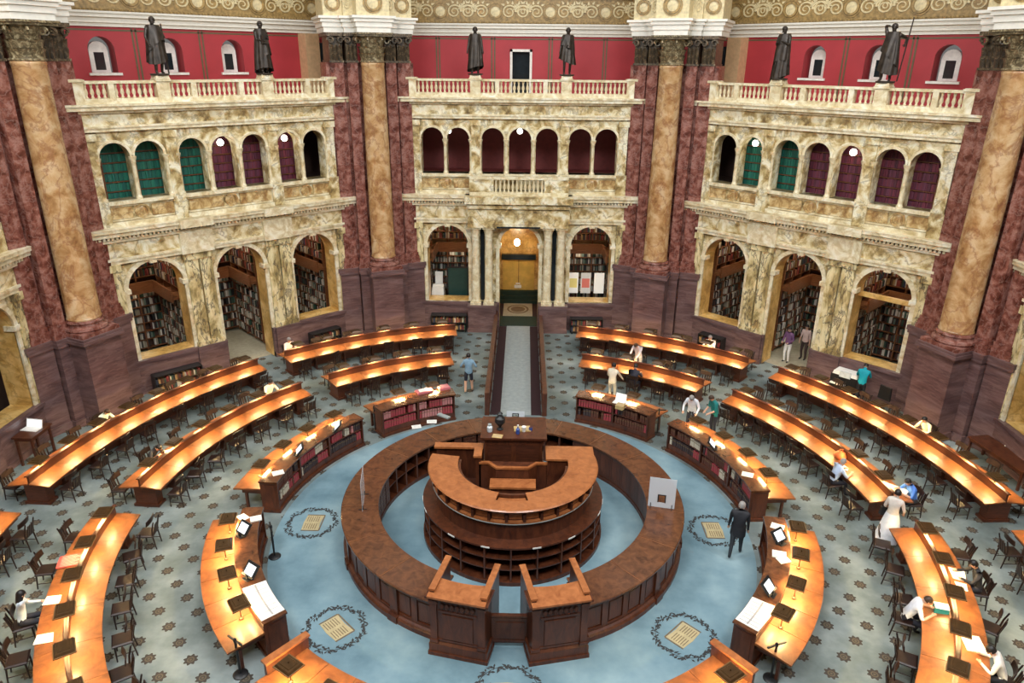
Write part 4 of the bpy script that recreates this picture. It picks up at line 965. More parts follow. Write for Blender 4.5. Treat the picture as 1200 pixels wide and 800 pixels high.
# stanchions
STB = MB().lathe([(.17,0),(.17,.02),(.15,.035),(.03,.05)], 20).mesh('base', 'black_metal', smooth=40); STP = MB().lathe([(.028,.04),(.028,.95)], 10).mesh('post', 'black_metal', smooth=40); STT = MB().lathe([(.03,.93),(.04,.95),(.04,1.02),(.02,1.05),(0,1.055)], 12).mesh('head', 'black_metal', smooth=40)
STA = MB().box(-.02,.02,-.25,.25,.97,1.0).mesh('belt_arm', 'black_metal')
for x, y, lab in ((282, 790, 'beside the low desk end board and white map'), (322, 652, 'beside crumpled papers at the map-covered desk'), (903, 795, 'beside the low desk near the magazines'), (440, 505, 'at the end of the pink-tray desk'), (770, 508, 'at the end of the white-laptop desk'), (314, 592, 'at the end of the mixed-book desk')):
    p = px(x, y, 0); t = thing('stanchion', 'black post stanchion on round base '+lab, 'stanchion', p, random.uniform(0, 3), 'aisle stanchions')
    link('base', STB, t); link('post', STP, t); link('head', STT, t); link('belt_arm', STA, t)
# acrylic shields
def acrylic():
    m, t, b = nt('acrylic', .1); b.inputs['Base Color'].default_value = (.86, .92, .97, 1)
    tr = nd(t, 'ShaderNodeBsdfTransparent'); mx = nd(t, 'ShaderNodeMixShader', inp={0: .55}); out = t.nodes['Material Output']
    t.links.new(tr.outputs[0], mx.inputs[1]); t.links.new(b.outputs[0], mx.inputs[2]); t.links.new(mx.outputs[0], out.inputs[0])
acrylic()
def shield(p, rz, w, h, label, slot=True):
    t = thing('acrylic_shield', label, 'screen', p, rz)
    if slot:
        O_ = [(-w/2,0),(w/2,0),(w/2,h),(-w/2,h)]; I_ = [(-.1,.16),(.1,.16),(.1,.40),(-.1,.40)]
        v = [(x,y,z) for y in (-.004,.004) for x, z in O_+I_]; f = []
        for k in range(4):
            q = (k+1) % 4; f += [(k,q,4+q,4+k), (8+q,8+k,12+k,12+q), (q,k,8+k,8+q), (4+k,4+q,12+q,12+k)]
        MB().add(v, f).build('sheet', 'acrylic', t)
        MB().box(-.115,-.085,-.01,.01,.16,.42).box(.085,.115,-.01,.01,.16,.42).box(-.115,.115,-.01,.01,.39,.42).build('slot_frame', 'black_metal', t)
    else: MB().box(-w/2,w/2,-.004,.004,0,h).build('sheet', 'acrylic', t)
    for s in (-1, 1): MB().box(s*w*.4-.01,s*w*.4+.01,-.12,.12,0,.012).box(s*w*.4-.01,s*w*.4+.01,-.02,.02,0,.12).build('foot', 'black_metal', t)
    return t
shield((4.22, -.55, 1.143), RD(-12), .74, .95, 'pale acrylic shield with dark slot standing across the round counter')
shield((-4.25, -.55, 1.143), RD(-82), .95, .9, 'pale acrylic shield standing edge-on on the round counter', False)
shield((.02, 4.3, 1.143), 0, .62, .5, 'small acrylic shield with dark slot on the counter facing the aisle')
# objects on the control desk tower
def item(name, p, prof, mat, label, cat, n=12, kids=()):
    o = MB().lathe(prof, n).build(name, mat, None, smooth=40, loc=p, label=label, cat=cat)
    for kn, kp, km in kids: MB().lathe(kp, n).build(kn, km, o, smooth=40)
    return o
Zt = 2.58
item('black_urn', (-.42, 1.25, Zt), [(.09,0),(.1,.02),(.04,.06),(.05,.12),(.16,.26),(.15,.38),(.08,.44),(.06,.5),(.09,.53)], 'black_metal', 'black urn-shaped lamp foot on the control desk tower', 'urn', kids=(('lid', [(.09,.53),(.05,.57),(0,.6)], 'black_metal'),))
item('glass_jar', (-.72, 1.1, Zt), [(.07,0),(.085,.03),(.085,.16),(.05,.2),(.05,.22)], 'glass_tint', 'pale glass jar on the corner of control desk tower', 'jar', kids=(('lid', [(.055,.22),(.055,.25)], 'runner_grey'),))
item('spray_bottle', (.12, 1.0, Zt), [(.055,0),(.06,.02),(.06,.15),(.02,.19),(.02,.24)], 'blue_item', 'blue bottle on the control desk tower', 'bottle', kids=(('cap', [(.025,.24),(.03,.29)], 'paper'),))
item('white_cup', (.3, 1.15, Zt), [(.05,0),(.065,.14),(.07,.15)], 'paper', 'white paper cup beside the blue bottle', 'cup', kids=(('cup_lid', [(.072,.15),(.06,.17)], 'paper'),))
item('dark_mug', (.5, 1.2, Zt), [(.05,0),(.055,.02),(.055,.11)], 'blue_item', 'dark mug near the white paper cup', 'mug', kids=(('coffee', [(.045,.112),(0,.113)], 'desk_dark'),))
sheet('paper_stack', 612, 503, Zt, .5, .3, .1, 'paper_tan', 'tan folder lying on the control desk tower', 'folder', .04)
sheet('paper_sheet', 583, 511, Zt, .3, .22, -.2, 'paper_tan', 'small tan card beside the black urn', 'card')
# book trolleys and low cases against the walls
def low_case(p, rz, w, h, label, name='book_trolley', cat='trolley', mat='black_metal', rows=2):
    t = thing(name, label, cat, p, rz)
    MB().box(-w/2,w/2,.2,.24,.1,h).build('back', mat, t)
    for k in range(rows+1): MB().box(-w/2,w/2,-.2,.24,.1+(h-.14)*k/rows,.14+(h-.14)*k/rows).build('shelf', mat, t)
    for s in (-1, 1):
        MB().box(s*(w/2)-.02,s*(w/2)+.02,-.2,.24,.08,h).build('side', mat, t)
        for y in (-.14, .16): MB().lathe([(.04,0),(.05,.03),(.04,.09)], 8, (s*(w/2-.08), y)).build('caster', 'black_metal', t)
    bk = MB(); r_ = random.Random(len(label))
    for k in range(rows):
        x = -w/2+.04
        while x < w/2-.1:
            b = r_.uniform(.04,.08); bk.box(x, x+b-.006, -.16, .1, .141+(h-.14)*k/rows, .14+(h-.14)*k/rows+r_.uniform(.18,.26)); x += b
    q = bk.build('books', 'books_mixed', t); q['kind'] = 'stuff'
def wall_at(az, u, d): a = RD(az); return Vector((d*cos(a)+u*sin(a), d*sin(a)-u*cos(a), 0))
low_case(wall_at(135, -3.5, 16.4), RD(45), 1.9, .85, 'black book trolley below the arched window beside laptop-side pedestal')
low_case(wall_at(135, 3.4, 16.4), RD(45), 1.5, .85, 'black book trolley below the arched window by the portal-side pedestal')
low_case(wall_at(45, -3.3, 16.2), RD(-45), 1.2, .95, 'black box-shaped trolley behind the six-lamp desk')
low_case(wall_at(90, -3.5, 16.4), 0, 1.8, .9, 'dark low bookcase under the arch with the green board', 'low_bookcase', 'bookcase')
low_case(wall_at(90, 3.45, 16.4), 0, 1.6, .8, 'dark low bookcase under the arch with lit posters', 'low_bookcase', 'bookcase')
# copier with operator panel
t = thing('copier', 'pale copier with grey lid at which the teal-shirted man works', 'copier', wall_at(45, 2.95, 16.42), RD(-45))
MB().box(-.55,.55,-.32,.32,.05,.95).build('cabinet', 'black_metal', t); MB().frus(-.5,.5,-.3,.3,.95,1.08,.03).build('scanner_lid', 'paper', t); MB().box(-.2,.25,-.36,-.3,.9,1.15).build('control_panel', 'glass_tint', t); MB().box(-.5,.1,-.45,-.3,.55,.6).build('paper_tray', 'paper', t)
t = thing('office_chair', 'black swivel chair beside the copier and brown pedestal', 'chair', wall_at(45, 4.6, 15.6), RD(120))
MB().frus(-.27,.27,-.26,.26,.44,.54,.03).build('seat', 'black_metal', t); MB().frus(-.26,.26,-.30,-.22,.6,1.15,.03,j=0).build('backrest', 'black_metal', t); MB().lathe([(.03,.08),(.03,.45)], 8).build('gas_lift', 'black_metal', t)
for k in range(5): MB().tube([(0,0,.1),(.3*cos(2*pi*k/5),.3*sin(2*pi*k/5),.04)], [.03,.02], 6).build('base_arm', 'black_metal', t)
# ================================================================ BOOKS BEHIND THE ARCHES
def shelf_books(m, x0, x1, y, z0, rows, dz, dep, rnd, wmin=.05, wmax=.09, hmin=.6, hmax=.86, axis='x', gap=.04):
    for k in range(rows):
        x = x0
        while x < x1-.03:
            if rnd.random() < gap: x += rnd.uniform(.1, .3); continue
            w = min(rnd.uniform(wmin, wmax), x1-x); h = dz*rnd.uniform(hmin, hmax); a, b2 = z0+k*dz, z0+k*dz+h; d = rnd.uniform(0, .04)
            if axis == 'x': m.box(x, x+w-.004, y+d, y+dep, a, b2)
            else:
                s = 1 if y > 0 else -1; m.box(min(y-s*d, y+s*dep), max(y-s*d, y+s*dep), x, x+w-.004, a, b2)
            x += w
ra = random.Random(21)
ALC = {}
def alcove_meshes():
    lo, up, cs = MB(), MB(), MB()
    shelf_books(lo, -1.5, 1.5, 3.95, .25, 7, .40, .2, ra); shelf_books(up, -1.5, 1.5, 3.95, 3.62, 5, .42, .2, ra)
    for s in (-1, 1):
        shelf_books(lo, 1.15, 3.75, s*1.36, .25, 7, .40, .2, ra, axis='y'); shelf_books(up, 1.15, 3.75, s*1.36, 3.62, 5, .42, .2, ra, axis='y')
    for z in [.2+.4*k for k in range(8)]+[3.57+.42*k for k in range(6)]:
        cs.box(-1.6, 1.6, 3.93, 4.2, z, z+.035)
        for s in (-1, 1): cs.box(min(s*1.34, s*1.6), max(s*1.34, s*1.6), 1.1, 3.8, z, z+.035)
    for x in (-1.58, -.5, .5, 1.58): cs.box(x-.03, x+.03, 3.92, 4.2, .1, 5.75)
    for s in (-1, 1):
        for y in (1.12, 2.0, 2.9, 3.78): cs.box(min(s*1.33, s*1.6), max(s*1.33, s*1.6), y-.03, y+.03, .1, 5.75)
    g = MB().box(-1.6, 1.6, 3.3, 4.2, 3.12, 3.22); f = MB().box(-1.0, 1.0, 3.24, 3.32, 3.02, 3.56)
    gs, fs = [], []
    for s in (-1, 1):
        gs.append(MB().box(min(s*1.0, s*1.6), max(s*1.0, s*1.6), 1.05, 4.2, 3.12, 3.22).mesh('gallery_floor', 'wood_shelf')); fs.append(MB().box(min(s*.96, s*1.04), max(s*.96, s*1.04), 1.05, 3.3, 3.02, 3.56).mesh('gallery_rail', 'wood_shelf'))
    ALC.update(lo=lo.mesh('lower_books', 'books_pale'), up=up.mesh('upper_books', 'books_mixed'), cs=cs.mesh('shelving', 'wood_shelf'), g=g.mesh('gallery_floor', 'wood_shelf'), f=f.mesh('gallery_rail', 'wood_shelf'), gs=gs, fs=fs)
    ALC['lamp'] = MB().box(-.5,.5,-.5,.5,5.80,5.86).mesh('ceiling_light', 'alcove_glow')
    ALC['lamp2'] = MB().box(-.35,.35,-.06,.06,3.06,3.10).mesh('ceiling_light', 'alcove_glow')
alcove_meshes()
def alcove(az, u, label):
    t = thing('alcove_bookcase', label, 'bookcase', wall_at(az, u, WD+.5), RD(az-90), 'two-storey alcove bookcases')
    link('shelving', ALC['cs'], t); a = link('lower_books', ALC['lo'], t); a['kind'] = 'stuff'; a = link('upper_books', ALC['up'], t); a['kind'] = 'stuff'
    link('gallery_floor', ALC['g'], t); link('gallery_rail', ALC['f'], t)
    for k in (0, 1): link('gallery_floor', ALC['gs'][k], t); link('gallery_rail', ALC['fs'][k], t)
    link('ceiling_light', ALC['lamp'], t, (0, 2.0, 0)); link('ceiling_light', ALC['lamp2'], t, (0, 3.7, 0))
for az, us in ((135, (('arch above the trolley by the laptop-side pedestal'), ('open arch with the floor mat beside the eight-lamp desk'), ('arch beside the portal-side pedestal, opposite the trolley pair'))), (45, (('arch above the box-shaped black trolley'), ('open arch where two visitors stand'), ('arch with a gold crossbar behind the copier')))):
    for u, l in zip((-3.52, -.02, 3.5), us): alcove(az, u, 'two-storey bookcase with gallery in the '+l)
alcove(90, -3.55, 'two-storey bookcase with gallery behind the green board'); alcove(90, 3.55, 'two-storey bookcase with gallery behind the lit posters')
MB().box(2.42, 4.58, WD+.35, WD+.55, 4.05, 4.22).build('transom', 'marble_gold', wr)
# side reading rooms seen through the two arches of the back wall
o = thing('green_board', 'large dark green board standing in the portal-side arch', 'board', wall_at(90, -3.2, 18.3))
plain('board_green', (.012, .05, .04), .5)
MB().box(-.52,.52,-.03,.03,1.3,2.8).build('panel', 'board_green', o); MB().box(-.56,.56,-.05,.05,2.8,2.86).box(-.56,-.5,-.05,.05,0,2.8).box(.5,.56,-.05,.05,0,2.8).build('frame', 'black_metal', o)
o = thing('printer_stand', 'white printer on a stand beside the dark green board', 'printer', wall_at(90, -4.25, 18.3)); MB().box(-.3,.3,-.25,.25,0,1.4).build('stand', 'wood_brown', o); MB().frus(-.32,.32,-.28,.28,1.4,1.85,.04).build('printer_body', 'paper', o); MB().box(-.2,.2,-.05,.05,1.85,2.5).xf(Matrix.Rotation(-.25,4,'X')).build('paper_feed', 'paper', o)
emit('poster_lit', (.85, .82, .74), .3); emit('poster_red', (.6, .16, .12), .25); emit('poster_yellow', (.7, .58, .2), .3)
for k, (x, mt, lab) in enumerate(((2.85, 'poster_yellow', 'lit yellow and white'), (3.5, 'poster_red', 'lit red'), (4.2, 'poster_lit', 'lit white'))):
    o = thing('poster_panel', lab+' poster panel in the arch over the low bookcase', 'poster', wall_at(90, x, 18.4), 0, 'lit poster panels'); MB().box(-.26,.26,-.02,.02,1.5,2.6).build('sheet', 'poster_lit' if k != 1 else 'paper', o); MB().box(-.2,.2,-.025,-.02,1.8,2.3).build('picture', mt, o); MB().box(-.03,.03,-.02,.05,0,1.5).build('stand', 'black_metal', o)
# gallery bookcases on the middle level
rg2 = random.Random(4)
GB = {}
for key, mat in (('green', 'books_green'), ('maroon', 'books_maroon')):
    bk = MB(); shelf_books(bk, -.56, .56, 0, 7.72, 6, .36, .24, rg2, .045, .07, .78, .86, gap=0)
    GB[key] = bk.mesh('bound_volumes', mat)
GBC = MB().box(-.62,.62,.26,.32,7.62,10.1)
for k in range(7): GBC.box(-.6,.6,-.02,.28,7.68+.36*k,7.71+.36*k)
for s in (-1,1): GBC.box(s*.6-.025,s*.6+.025,-.03,.3,7.62,10.1)
GBC = GBC.mesh('case', 'wood_brown')
GCOL = {135: ('green','green','green','maroon','maroon','maroon','maroon'), 45: ('green','green','green','maroon','maroon','maroon','maroon')}
GW = {135: 'gallery above the laptop-side arches', 45: 'gallery above the copier-side arches'}
for az in (135, 45):
    for i, c in enumerate(UA):
        if az == 45 and i == 0 or az == 135 and i == 6: continue
        nm = '%s bound volumes in %s arch from the portal, %s' % (GCOL[az][i], ORD[i if az == 45 else 6-i], GW[az])
        t = thing('gallery_bookcase', nm, 'bookcase', wall_at(az, c+(.3 if az == 135 else -.3), 17.82), RD(az-90), 'gallery bookcases'); link('case', GBC, t); q = link('bound_volumes', GB[GCOL[az][i]], t); q['kind'] = 'stuff'
# globe lamps
GLB = MB().lathe([(0,-.13),(.08,-.11),(.125,-.05),(.135,0),(.12,.06),(.07,.12),(.05,.15)], 14).mesh('globe', 'globe_glow', smooth=True); GLC = MB().lathe([(.06,.13),(.06,.17),(.012,.18),(.012,.26)], 8).mesh('hanger', 'hood_brown', smooth=40)
for az, u, z, lab in ((135, 2.8, 9.66, 'second arch from the portal, laptop-side gallery'), (135, -.03, 9.66, 'middle arches of the laptop-side gallery'), (90, -3.5, 9.7, 'portal gallery above the green board'), (90, -.05, 9.72, 'portal gallery above the balcony'), (90, 3.5, 9.7, 'portal gallery above the lit posters'), (45, -2.95, 9.66, 'second arch from the portal, copier-side gallery'), (45, 1.24, 9.66, 'middle arches of the copier-side gallery')):
    t = thing('globe_lamp', 'white glowing globe lamp hanging in the '+lab, 'lamp', wall_at(az, u, 17.33 if az != 90 else 18.05)+Vector((0,0,z)), 0, 'gallery globe lamps'); link('globe', GLB, t); link('hanger', GLC, t)
GLB2 = GLB.copy(); GLB2.materials[0] = M['portal_glow']
t = thing('portal_lamp', 'large white glowing globe lamp inside the portal vault', 'lamp', (-.14, 20.0, 3.78)); link('globe', GLB2, t, scale=(1.15,1.15,1.4)); link('hanger', GLC, t, (0,0,.06))
# ================================================================ PEOPLE AND STATUES
def ik(S, T, l1, l2, pole):
    d = T-S; L = min(d.length, (l1+l2)*.999); d.normalize(); a = (l1*l1-l2*l2+L*L)/(2*L); h = sqrt(max(0, l1*l1-a*a))
    p = Vector(pole); p = (p-d*p.dot(d)).normalized(); return S+d*a+p*h, S+d*L
SKINM = {}
def pm(name, col, rough=.7):
    if name not in M: plain(name, col, rough, var=.1, scale=9)
    return name
pm('skin_light', (.56,.33,.23), .5); pm('skin_tan', (.42,.22,.13), .5); pm('hair_dark', (.012,.009,.008), .4); pm('hair_brown', (.05,.025,.012), .4); pm('hair_grey', (.30,.28,.26), .5); pm('shoe_dark', (.015,.013,.012), .4); pm('feature_dark', (.03,.015,.012), .5); pm('lip', (.34,.12,.10), .5)
def figure_mesh(name, pose, mats, regions, lean=.06, hands=None, feet=None, look=(0,0), seat=.47, wide=1.0, twist=0, fingers=True):
    """One continuous skinned body; local frame: x right, y forward, z up, feet at z=0."""
    sit = pose == 'sit'
    pel = Vector((0, 0, seat+.10 if sit else .93))
    up = Vector((0, sin(lean), cos(lean))); rt = Vector((cos(twist), sin(twist), 0)); fw = rt.cross(up)*-1
    fw = up.cross(rt)
    J = {'pel': pel, 'spine': pel+up*.2, 'chest': pel+up*.40, 'neck': pel+up*.55+fw*.01}
    hl, ht = look
    hup = (up+fw*ht).normalized(); hfw = (fw*cos(hl)+rt*sin(hl)); hfw = (hfw-hup*hfw.dot(hup)).normalized(); hrt = hfw.cross(hup)
    J['hb'] = J['neck']+hup*.075+hfw*.015; J['hm'] = J['hb']+hup*.075+hfw*.012; J['htp'] = J['hm']+hup*.085-hfw*.01
    R_ = {'pel': .145*wide, 'spine': .125*wide, 'chest': .145*wide, 'neck': .058, 'hb': .07, 'hm': .09, 'htp': .066}
    E_ = [('pel','spine'),('spine','chest'),('chest','neck'),('neck','hb'),('hb','hm'),('hm','htp')]
    hands = hands or {}
    feet = feet or {}
    for s, n in ((-1,'L'),(1,'R')):
        sh = pel+up*.475+rt*s*.175*wide; tgt = hands.get(n)
        tgt = sh+Vector((s*.07,.06,-.52)) if tgt is None else Vector(tgt)
        el, wr = ik(sh, tgt, .28, .25, Vector((s*.5,-.8,-.4)))
        dirh = (wr-el).normalized(); J['sh'+n] = sh; J['el'+n] = el; J['wr'+n] = wr; J['ha'+n] = wr+dirh*.075
        R_.update({'sh'+n: .072, 'el'+n: .046, 'wr'+n: .031, 'ha'+n: .034}); E_ += [('chest','sh'+n),('sh'+n,'el'+n),('el'+n,'wr'+n),('wr'+n,'ha'+n)]
        hp = pel+rt*s*.095+Vector((0,0,-.03)); J['hp'+n] = hp
        ft = feet.get(n)
        if ft is None: ft = (s*.11, .46, .07) if sit else (s*.1, 0, .07)
        kn, an = ik(hp, Vector(ft), .42, .42, Vector((s*.12, 1, .15)))
        J['kn'+n] = kn; J['an'+n] = an; J['to'+n] = Vector((an.x+s*.02, an.y+.15, max(.035, an.z-.04)))
        R_.update({'hp'+n: .10*wide, 'kn'+n: .065, 'an'+n: .045, 'to'+n: .036}); E_ += [('pel','hp'+n),('hp'+n,'kn'+n),('kn'+n,'an'+n),('an'+n,'to'+n)]
    keys = list(J); idx = {k: i for i, k in enumerate(keys)}
    me = bpy.data.meshes.new(name+'_rig'); me.from_pydata([J[k] for k in keys], [(idx[a], idx[b]) for a, b in E_], [])
    ob = bpy.data.objects.new(name+'_rig', me); COL.objects.link(ob)
    md = ob.modifiers.new('skin', 'SKIN'); md.use_smooth_shade = True
    sv = me.skin_vertices[0].data
    for k in keys:
        r = R_[k]; sv[idx[k]].radius = (r*1.18, r*.84) if k in ('chest','spine','pel') else (r, r); sv[idx[k]].use_root = k == 'pel'
    ob.modifiers.new('sub', 'SUBSURF').levels = 1
    dg = bpy.context.evaluated_depsgraph_get(); ev = ob.evaluated_get(dg); nm = bpy.data.meshes.new_from_object(ev)
    bpy.data.objects.remove(ob); bpy.data.meshes.remove(me)
    # regions by nearest bone
    reg = {'torso': [('pel','spine'),('spine','chest'),('chest','neck'),('chest','shL'),('chest','shR')], 'head': [('neck','hb'),('hb','hm'),('hm','htp')],
           'upper': [('shL','elL'),('shR','elR')], 'fore': [('elL','wrL'),('elR','wrR')], 'hand': [('wrL','haL'),('wrR','haR')], 'thigh': [('pel','hpL'),('pel','hpR'),('hpL','knL'),('hpR','knR')], 'shin': [('knL','anL'),('knR','anR')], 'foot': [('anL','toL'),('anR','toR')]}
    segs = [(g, J[a], J[b], (R_[a]+R_[b])/2) for g, l in reg.items() for a, b in l]
    v = [tuple(x.co) for x in nm.vertices]; f = []; mi = []
    order_ = list(reg)
    for p in nm.polygons:
        c = p.center; best = min(segs, key=lambda s: ((c-s[1]-(s[2]-s[1])*max(0, min(1, (c-s[1]).dot(s[2]-s[1])/(s[2]-s[1]).length_squared))).length)/s[3])
        f.append(tuple(p.vertices)); rg_ = regions[best[0]]
        if best[0] in ('torso', 'thigh') and not sit: rg_ = regions['torso'] if (c-pel).dot(up) > -.03 else regions['thigh']
        if best[0] == 'thigh' and regions['shin'] != regions['thigh'] and regions['shin'] == regions['hand'] and c.z < .56 and not sit: rg_ = regions['shin']
        mi.append(rg_)
    bpy.data.meshes.remove(nm)
    mb = MB(); mb.v = v; mb.f = f; mb.m = mi; sk = regions['hand']
    if fingers:
        for s, n in ((-1,'L'),(1,'R')):
            h = J['ha'+n]; d = (J['ha'+n]-J['wr'+n]).normalized(); side = d.cross(Vector((0,0,1)));
            side = side.normalized() if side.length > .1 else Vector((1,0,0)); nrm = side.cross(d)
            for q, (o, L) in enumerate(((-.024,.062),(-.008,.075),(.008,.07),(.024,.055))):
                a = h+side*o-d*.02; mb.tube([a, a+d*L*.6-nrm*.004, a+d*L*.95-nrm*.02], [.0085,.008,.006], 5, sk)
            a = J['wr'+n]+d*.03-side*s*.02; mb.tube([a, a+d*.03-side*s*.03, a+d*.06-side*s*.035], [.011,.009,.007], 5, sk)
    # face: nose, ears, brow, mouth
    hd = regions['head']; c = J['hm']
    FM = Matrix((( hrt.x, hfw.x, hup.x, c.x), (hrt.y, hfw.y, hup.y, c.y), (hrt.z, hfw.z, hup.z, c.z), (0,0,0,1)))
    k0 = len(mb.v)
    mb.add([(-.014,.082,-.02),(.014,.082,-.02),(0,.112,-.018),(0,.085,.025)], [(0,1,2),(1,3,2),(3,0,2)], hd)
    for s in (-1, 1): mb.lathe([(0,-.022),(.012,-.015),(.014,.01),(0,.022)], 6, (s*.088, -.005), hd)
    fk = MB()
    for s in (-1, 1): fk.box(s*.034-.011, s*.034+.011, .078, .088, .0, .012)
    mth = MB().box(-.022, .022, .074, .086, -.048, -.040)
    mb.xf(FM, k0); fk.xf(FM); mth.xf(FM)
    return mb, fk, mth, FM, J
def hair_mb(FM, style):
    m = MB(); n, k = 12, 6; v = []
    for j in range(k+1):
        th = (pi*.56)*j/k
        for i in range(n):
            a = 2*pi*i/n; y = sin(a); drop = 0
            r = 1.0; x_, y_, z_ = .096*sin(th)*cos(a), .103*sin(th)*y-.014, .108*cos(th)+.012
            if y > .3: z_ = max(z_, .035)
            elif style == 'long' and j == k: z_ -= .20; y_ *= 1.05
            elif j == k: z_ -= .03
            v.append((x_, y_, z_))
    f = [(j*n+i, j*n+(i+1) % n, (j+1)*n+(i+1) % n, (j+1)*n+i)[::-1] for j in range(k) for i in range(n)]
    return m.add(v, f).xf(FM)
def person(label, loc, face, pose='stand', shirt=(.8,.8,.8), trousers=(.02,.02,.03), sleeves=True, shorts=False, hair='dark', skin='skin_light', skirt=None, bald=False, extra=None, **kw):
    i = len([o for o in COL.objects if o.name.startswith('person')])
    sm = pm('shirt_%03d_%03d_%03d' % tuple(int(c*100) for c in shirt), shirt); tm = pm('cloth_%03d_%03d_%03d' % tuple(int(c*100) for c in trousers), trousers)
    mats = [sm, tm, skin, 'shoe_dark']
    reg = {'torso': 0, 'upper': 0, 'fore': 0 if sleeves else 2, 'hand': 2, 'head': 2, 'thigh': 1, 'shin': 2 if shorts else 1, 'foot': 3}
    mb, fk, mth, FM, J = figure_mesh('person', pose, mats, reg, **kw)
    o = mb.build('person', mats, None, smooth=True, loc=loc, rz=RD(face-90), label=label, cat='person')
    fk.build('eyes', 'feature_dark', o); mth.build('mouth', 'lip', o)
    hair_mb(FM, 'long' if hair == 'long' else 'short').build('hair', {'dark': 'hair_dark', 'long': 'hair_dark', 'brown': 'hair_brown', 'grey': 'hair_grey'}[hair], o, smooth=True)
    # collar and shirt hem close the garment
    up = (J['chest']-J['pel']).normalized()
    if skirt:
        n = 20; v = []; rows = 6
        for j in range(rows+1):
            t = j/rows; z = J['pel'].z+.1-t*(J['pel'].z+.1-skirt[1])
            for q in range(n):
                a = 2*pi*q/n; r = (.15+.16*t**.9)*(1+.08*t*sin(a*6)); v.append((r*1.1*cos(a), r*sin(a), z))
        f = [(j*n+q, j*n+(q+1) % n, (j+1)*n+(q+1) % n, (j+1)*n+q)[::-1] for j in range(rows) for q in range(n)]
        MB().add(v, f).build('skirt', pm('skirt_cloth', skirt[0]), o, smooth=True)
    if extra == 'jacket':
        n = 18; v = []
        for j in range(4):
            t = j/3; z = J['pel'].z+.12-t*.34
            for q in range(n):
                a = 2*pi*q/n; r = .163+.012*t; v.append((r*1.2*cos(a), r*.92*sin(a), z))
        f = [(j*n+q, j*n+(q+1) % n, (j+1)*n+(q+1) % n, (j+1)*n+q)[::-1] for j in range(3) for q in range(n)]
        MB().add(v, f).build('jacket_skirt', sm, o, smooth=True)
    return o
def seat_person(ring, a, inner, label, dr=0, chairlab=None, turn=0, **kw):
    TAKEN.append((ring, a % 360, inner)); r = ring-.66-.30-dr if inner else ring+.66+.30+dr
    p = polar(r, a); face = (a if inner else a+180)+turn
    chair(p, RD(face-90), chairlab or 'chair under the '+label[:1].lower()+label[1:], 'occupied reading chairs')
    kw.setdefault('hands', {'L': (-.17, .48, .86), 'R': (.17, .50, .86)}); kw.setdefault('lean', .22)
    q = p+Vector((cos(RD(face)), sin(RD(face)), 0))*.0
    return person(label, q, face, 'sit', **kw)
TAKEN = []
seat_person(14.7, 131.0, False, 'person in pale pink shirt seated at the six-lamp desk end', shirt=(.72,.58,.58), hair='grey', chairlab='chair of the person in pale pink shirt')
seat_person(14.7, 162.0, False, 'person in pale mint shirt with sandy hair bent over desk', shirt=(.55,.66,.58), hair='brown', lean=.5, look=(0,.3), chairlab='chair of the person in pale mint shirt')
seat_person(11.3, 168.3, False, 'dark-haired person in black leaning far over the desk', shirt=(.02,.02,.025), lean=.6, look=(0,.4), chairlab='chair of the leaning dark-haired person')
seat_person(11.3, 142.6, False, 'dark-haired person in cream shirt at the desk end', shirt=(.75,.68,.55), lean=.35, chairlab='chair of the person in cream shirt')
seat_person(11.3, 62.3, True, 'person in black jacket seated beside the standing visitor in cream', shirt=(.02,.02,.035), lean=.3, chairlab='chair of the person in black jacket')
seat_person(14.7, 55.5, False, 'white-haired person in white behind the six-lamp desk', shirt=(.75,.75,.74), hair='grey', chairlab='chair of the white-haired person')
seat_person(14.7, 19.2, False, 'dark-haired person in pale yellow top before the brown pedestal', shirt=(.78,.72,.50), lean=.4, chairlab='chair of the person in pale yellow')
seat_person(11.3, 11.0, True, 'person in pale blue shirt with grey hair bent over desk', shirt=(.45,.56,.76), hair='grey', lean=.35, sleeves=False, chairlab='chair of the person in pale blue')
seat_person(11.3, 4.6, False, 'dark-haired person in bright blue T-shirt reading', shirt=(.06,.19,.62), sleeves=False, lean=.35, look=(0,.3), chairlab='chair of the person in bright blue')
seat_person(11.3, -22.8, True, 'man in white shirt and dark trousers leaning over the teal box', shirt=(.74,.76,.82), hair='brown', sleeves=False, lean=.5, look=(0,.25), feet={'L': (-.15,.3,.07), 'R': (.12,.55,.07)}, chairlab='chair of the man in white by teal box')
seat_person(11.3, -13.9, False, 'person all in black reading a newspaper', shirt=(.015,.015,.02), lean=.25, look=(0,.3), chairlab='chair of the person all in black')
seat_person(11.3, -28.6, False, 'person in white and black reaching over papers', shirt=(.76,.74,.70), trousers=(.02,.02,.025), lean=.45, look=(0,.3), chairlab='chair of the person in white and black')
seat_person(11.3, 202.6, False, 'woman with long dark hair in pale blue top, hand at cheek', shirt=(.60,.68,.78), hair='long', dr=.15, turn=8, lean=.1, look=(-.3,.1), hands={'L': (-.2,.40,.80), 'R': (.13,.20,1.16)}, sleeves=True, chairlab='chair of the woman with long dark hair')
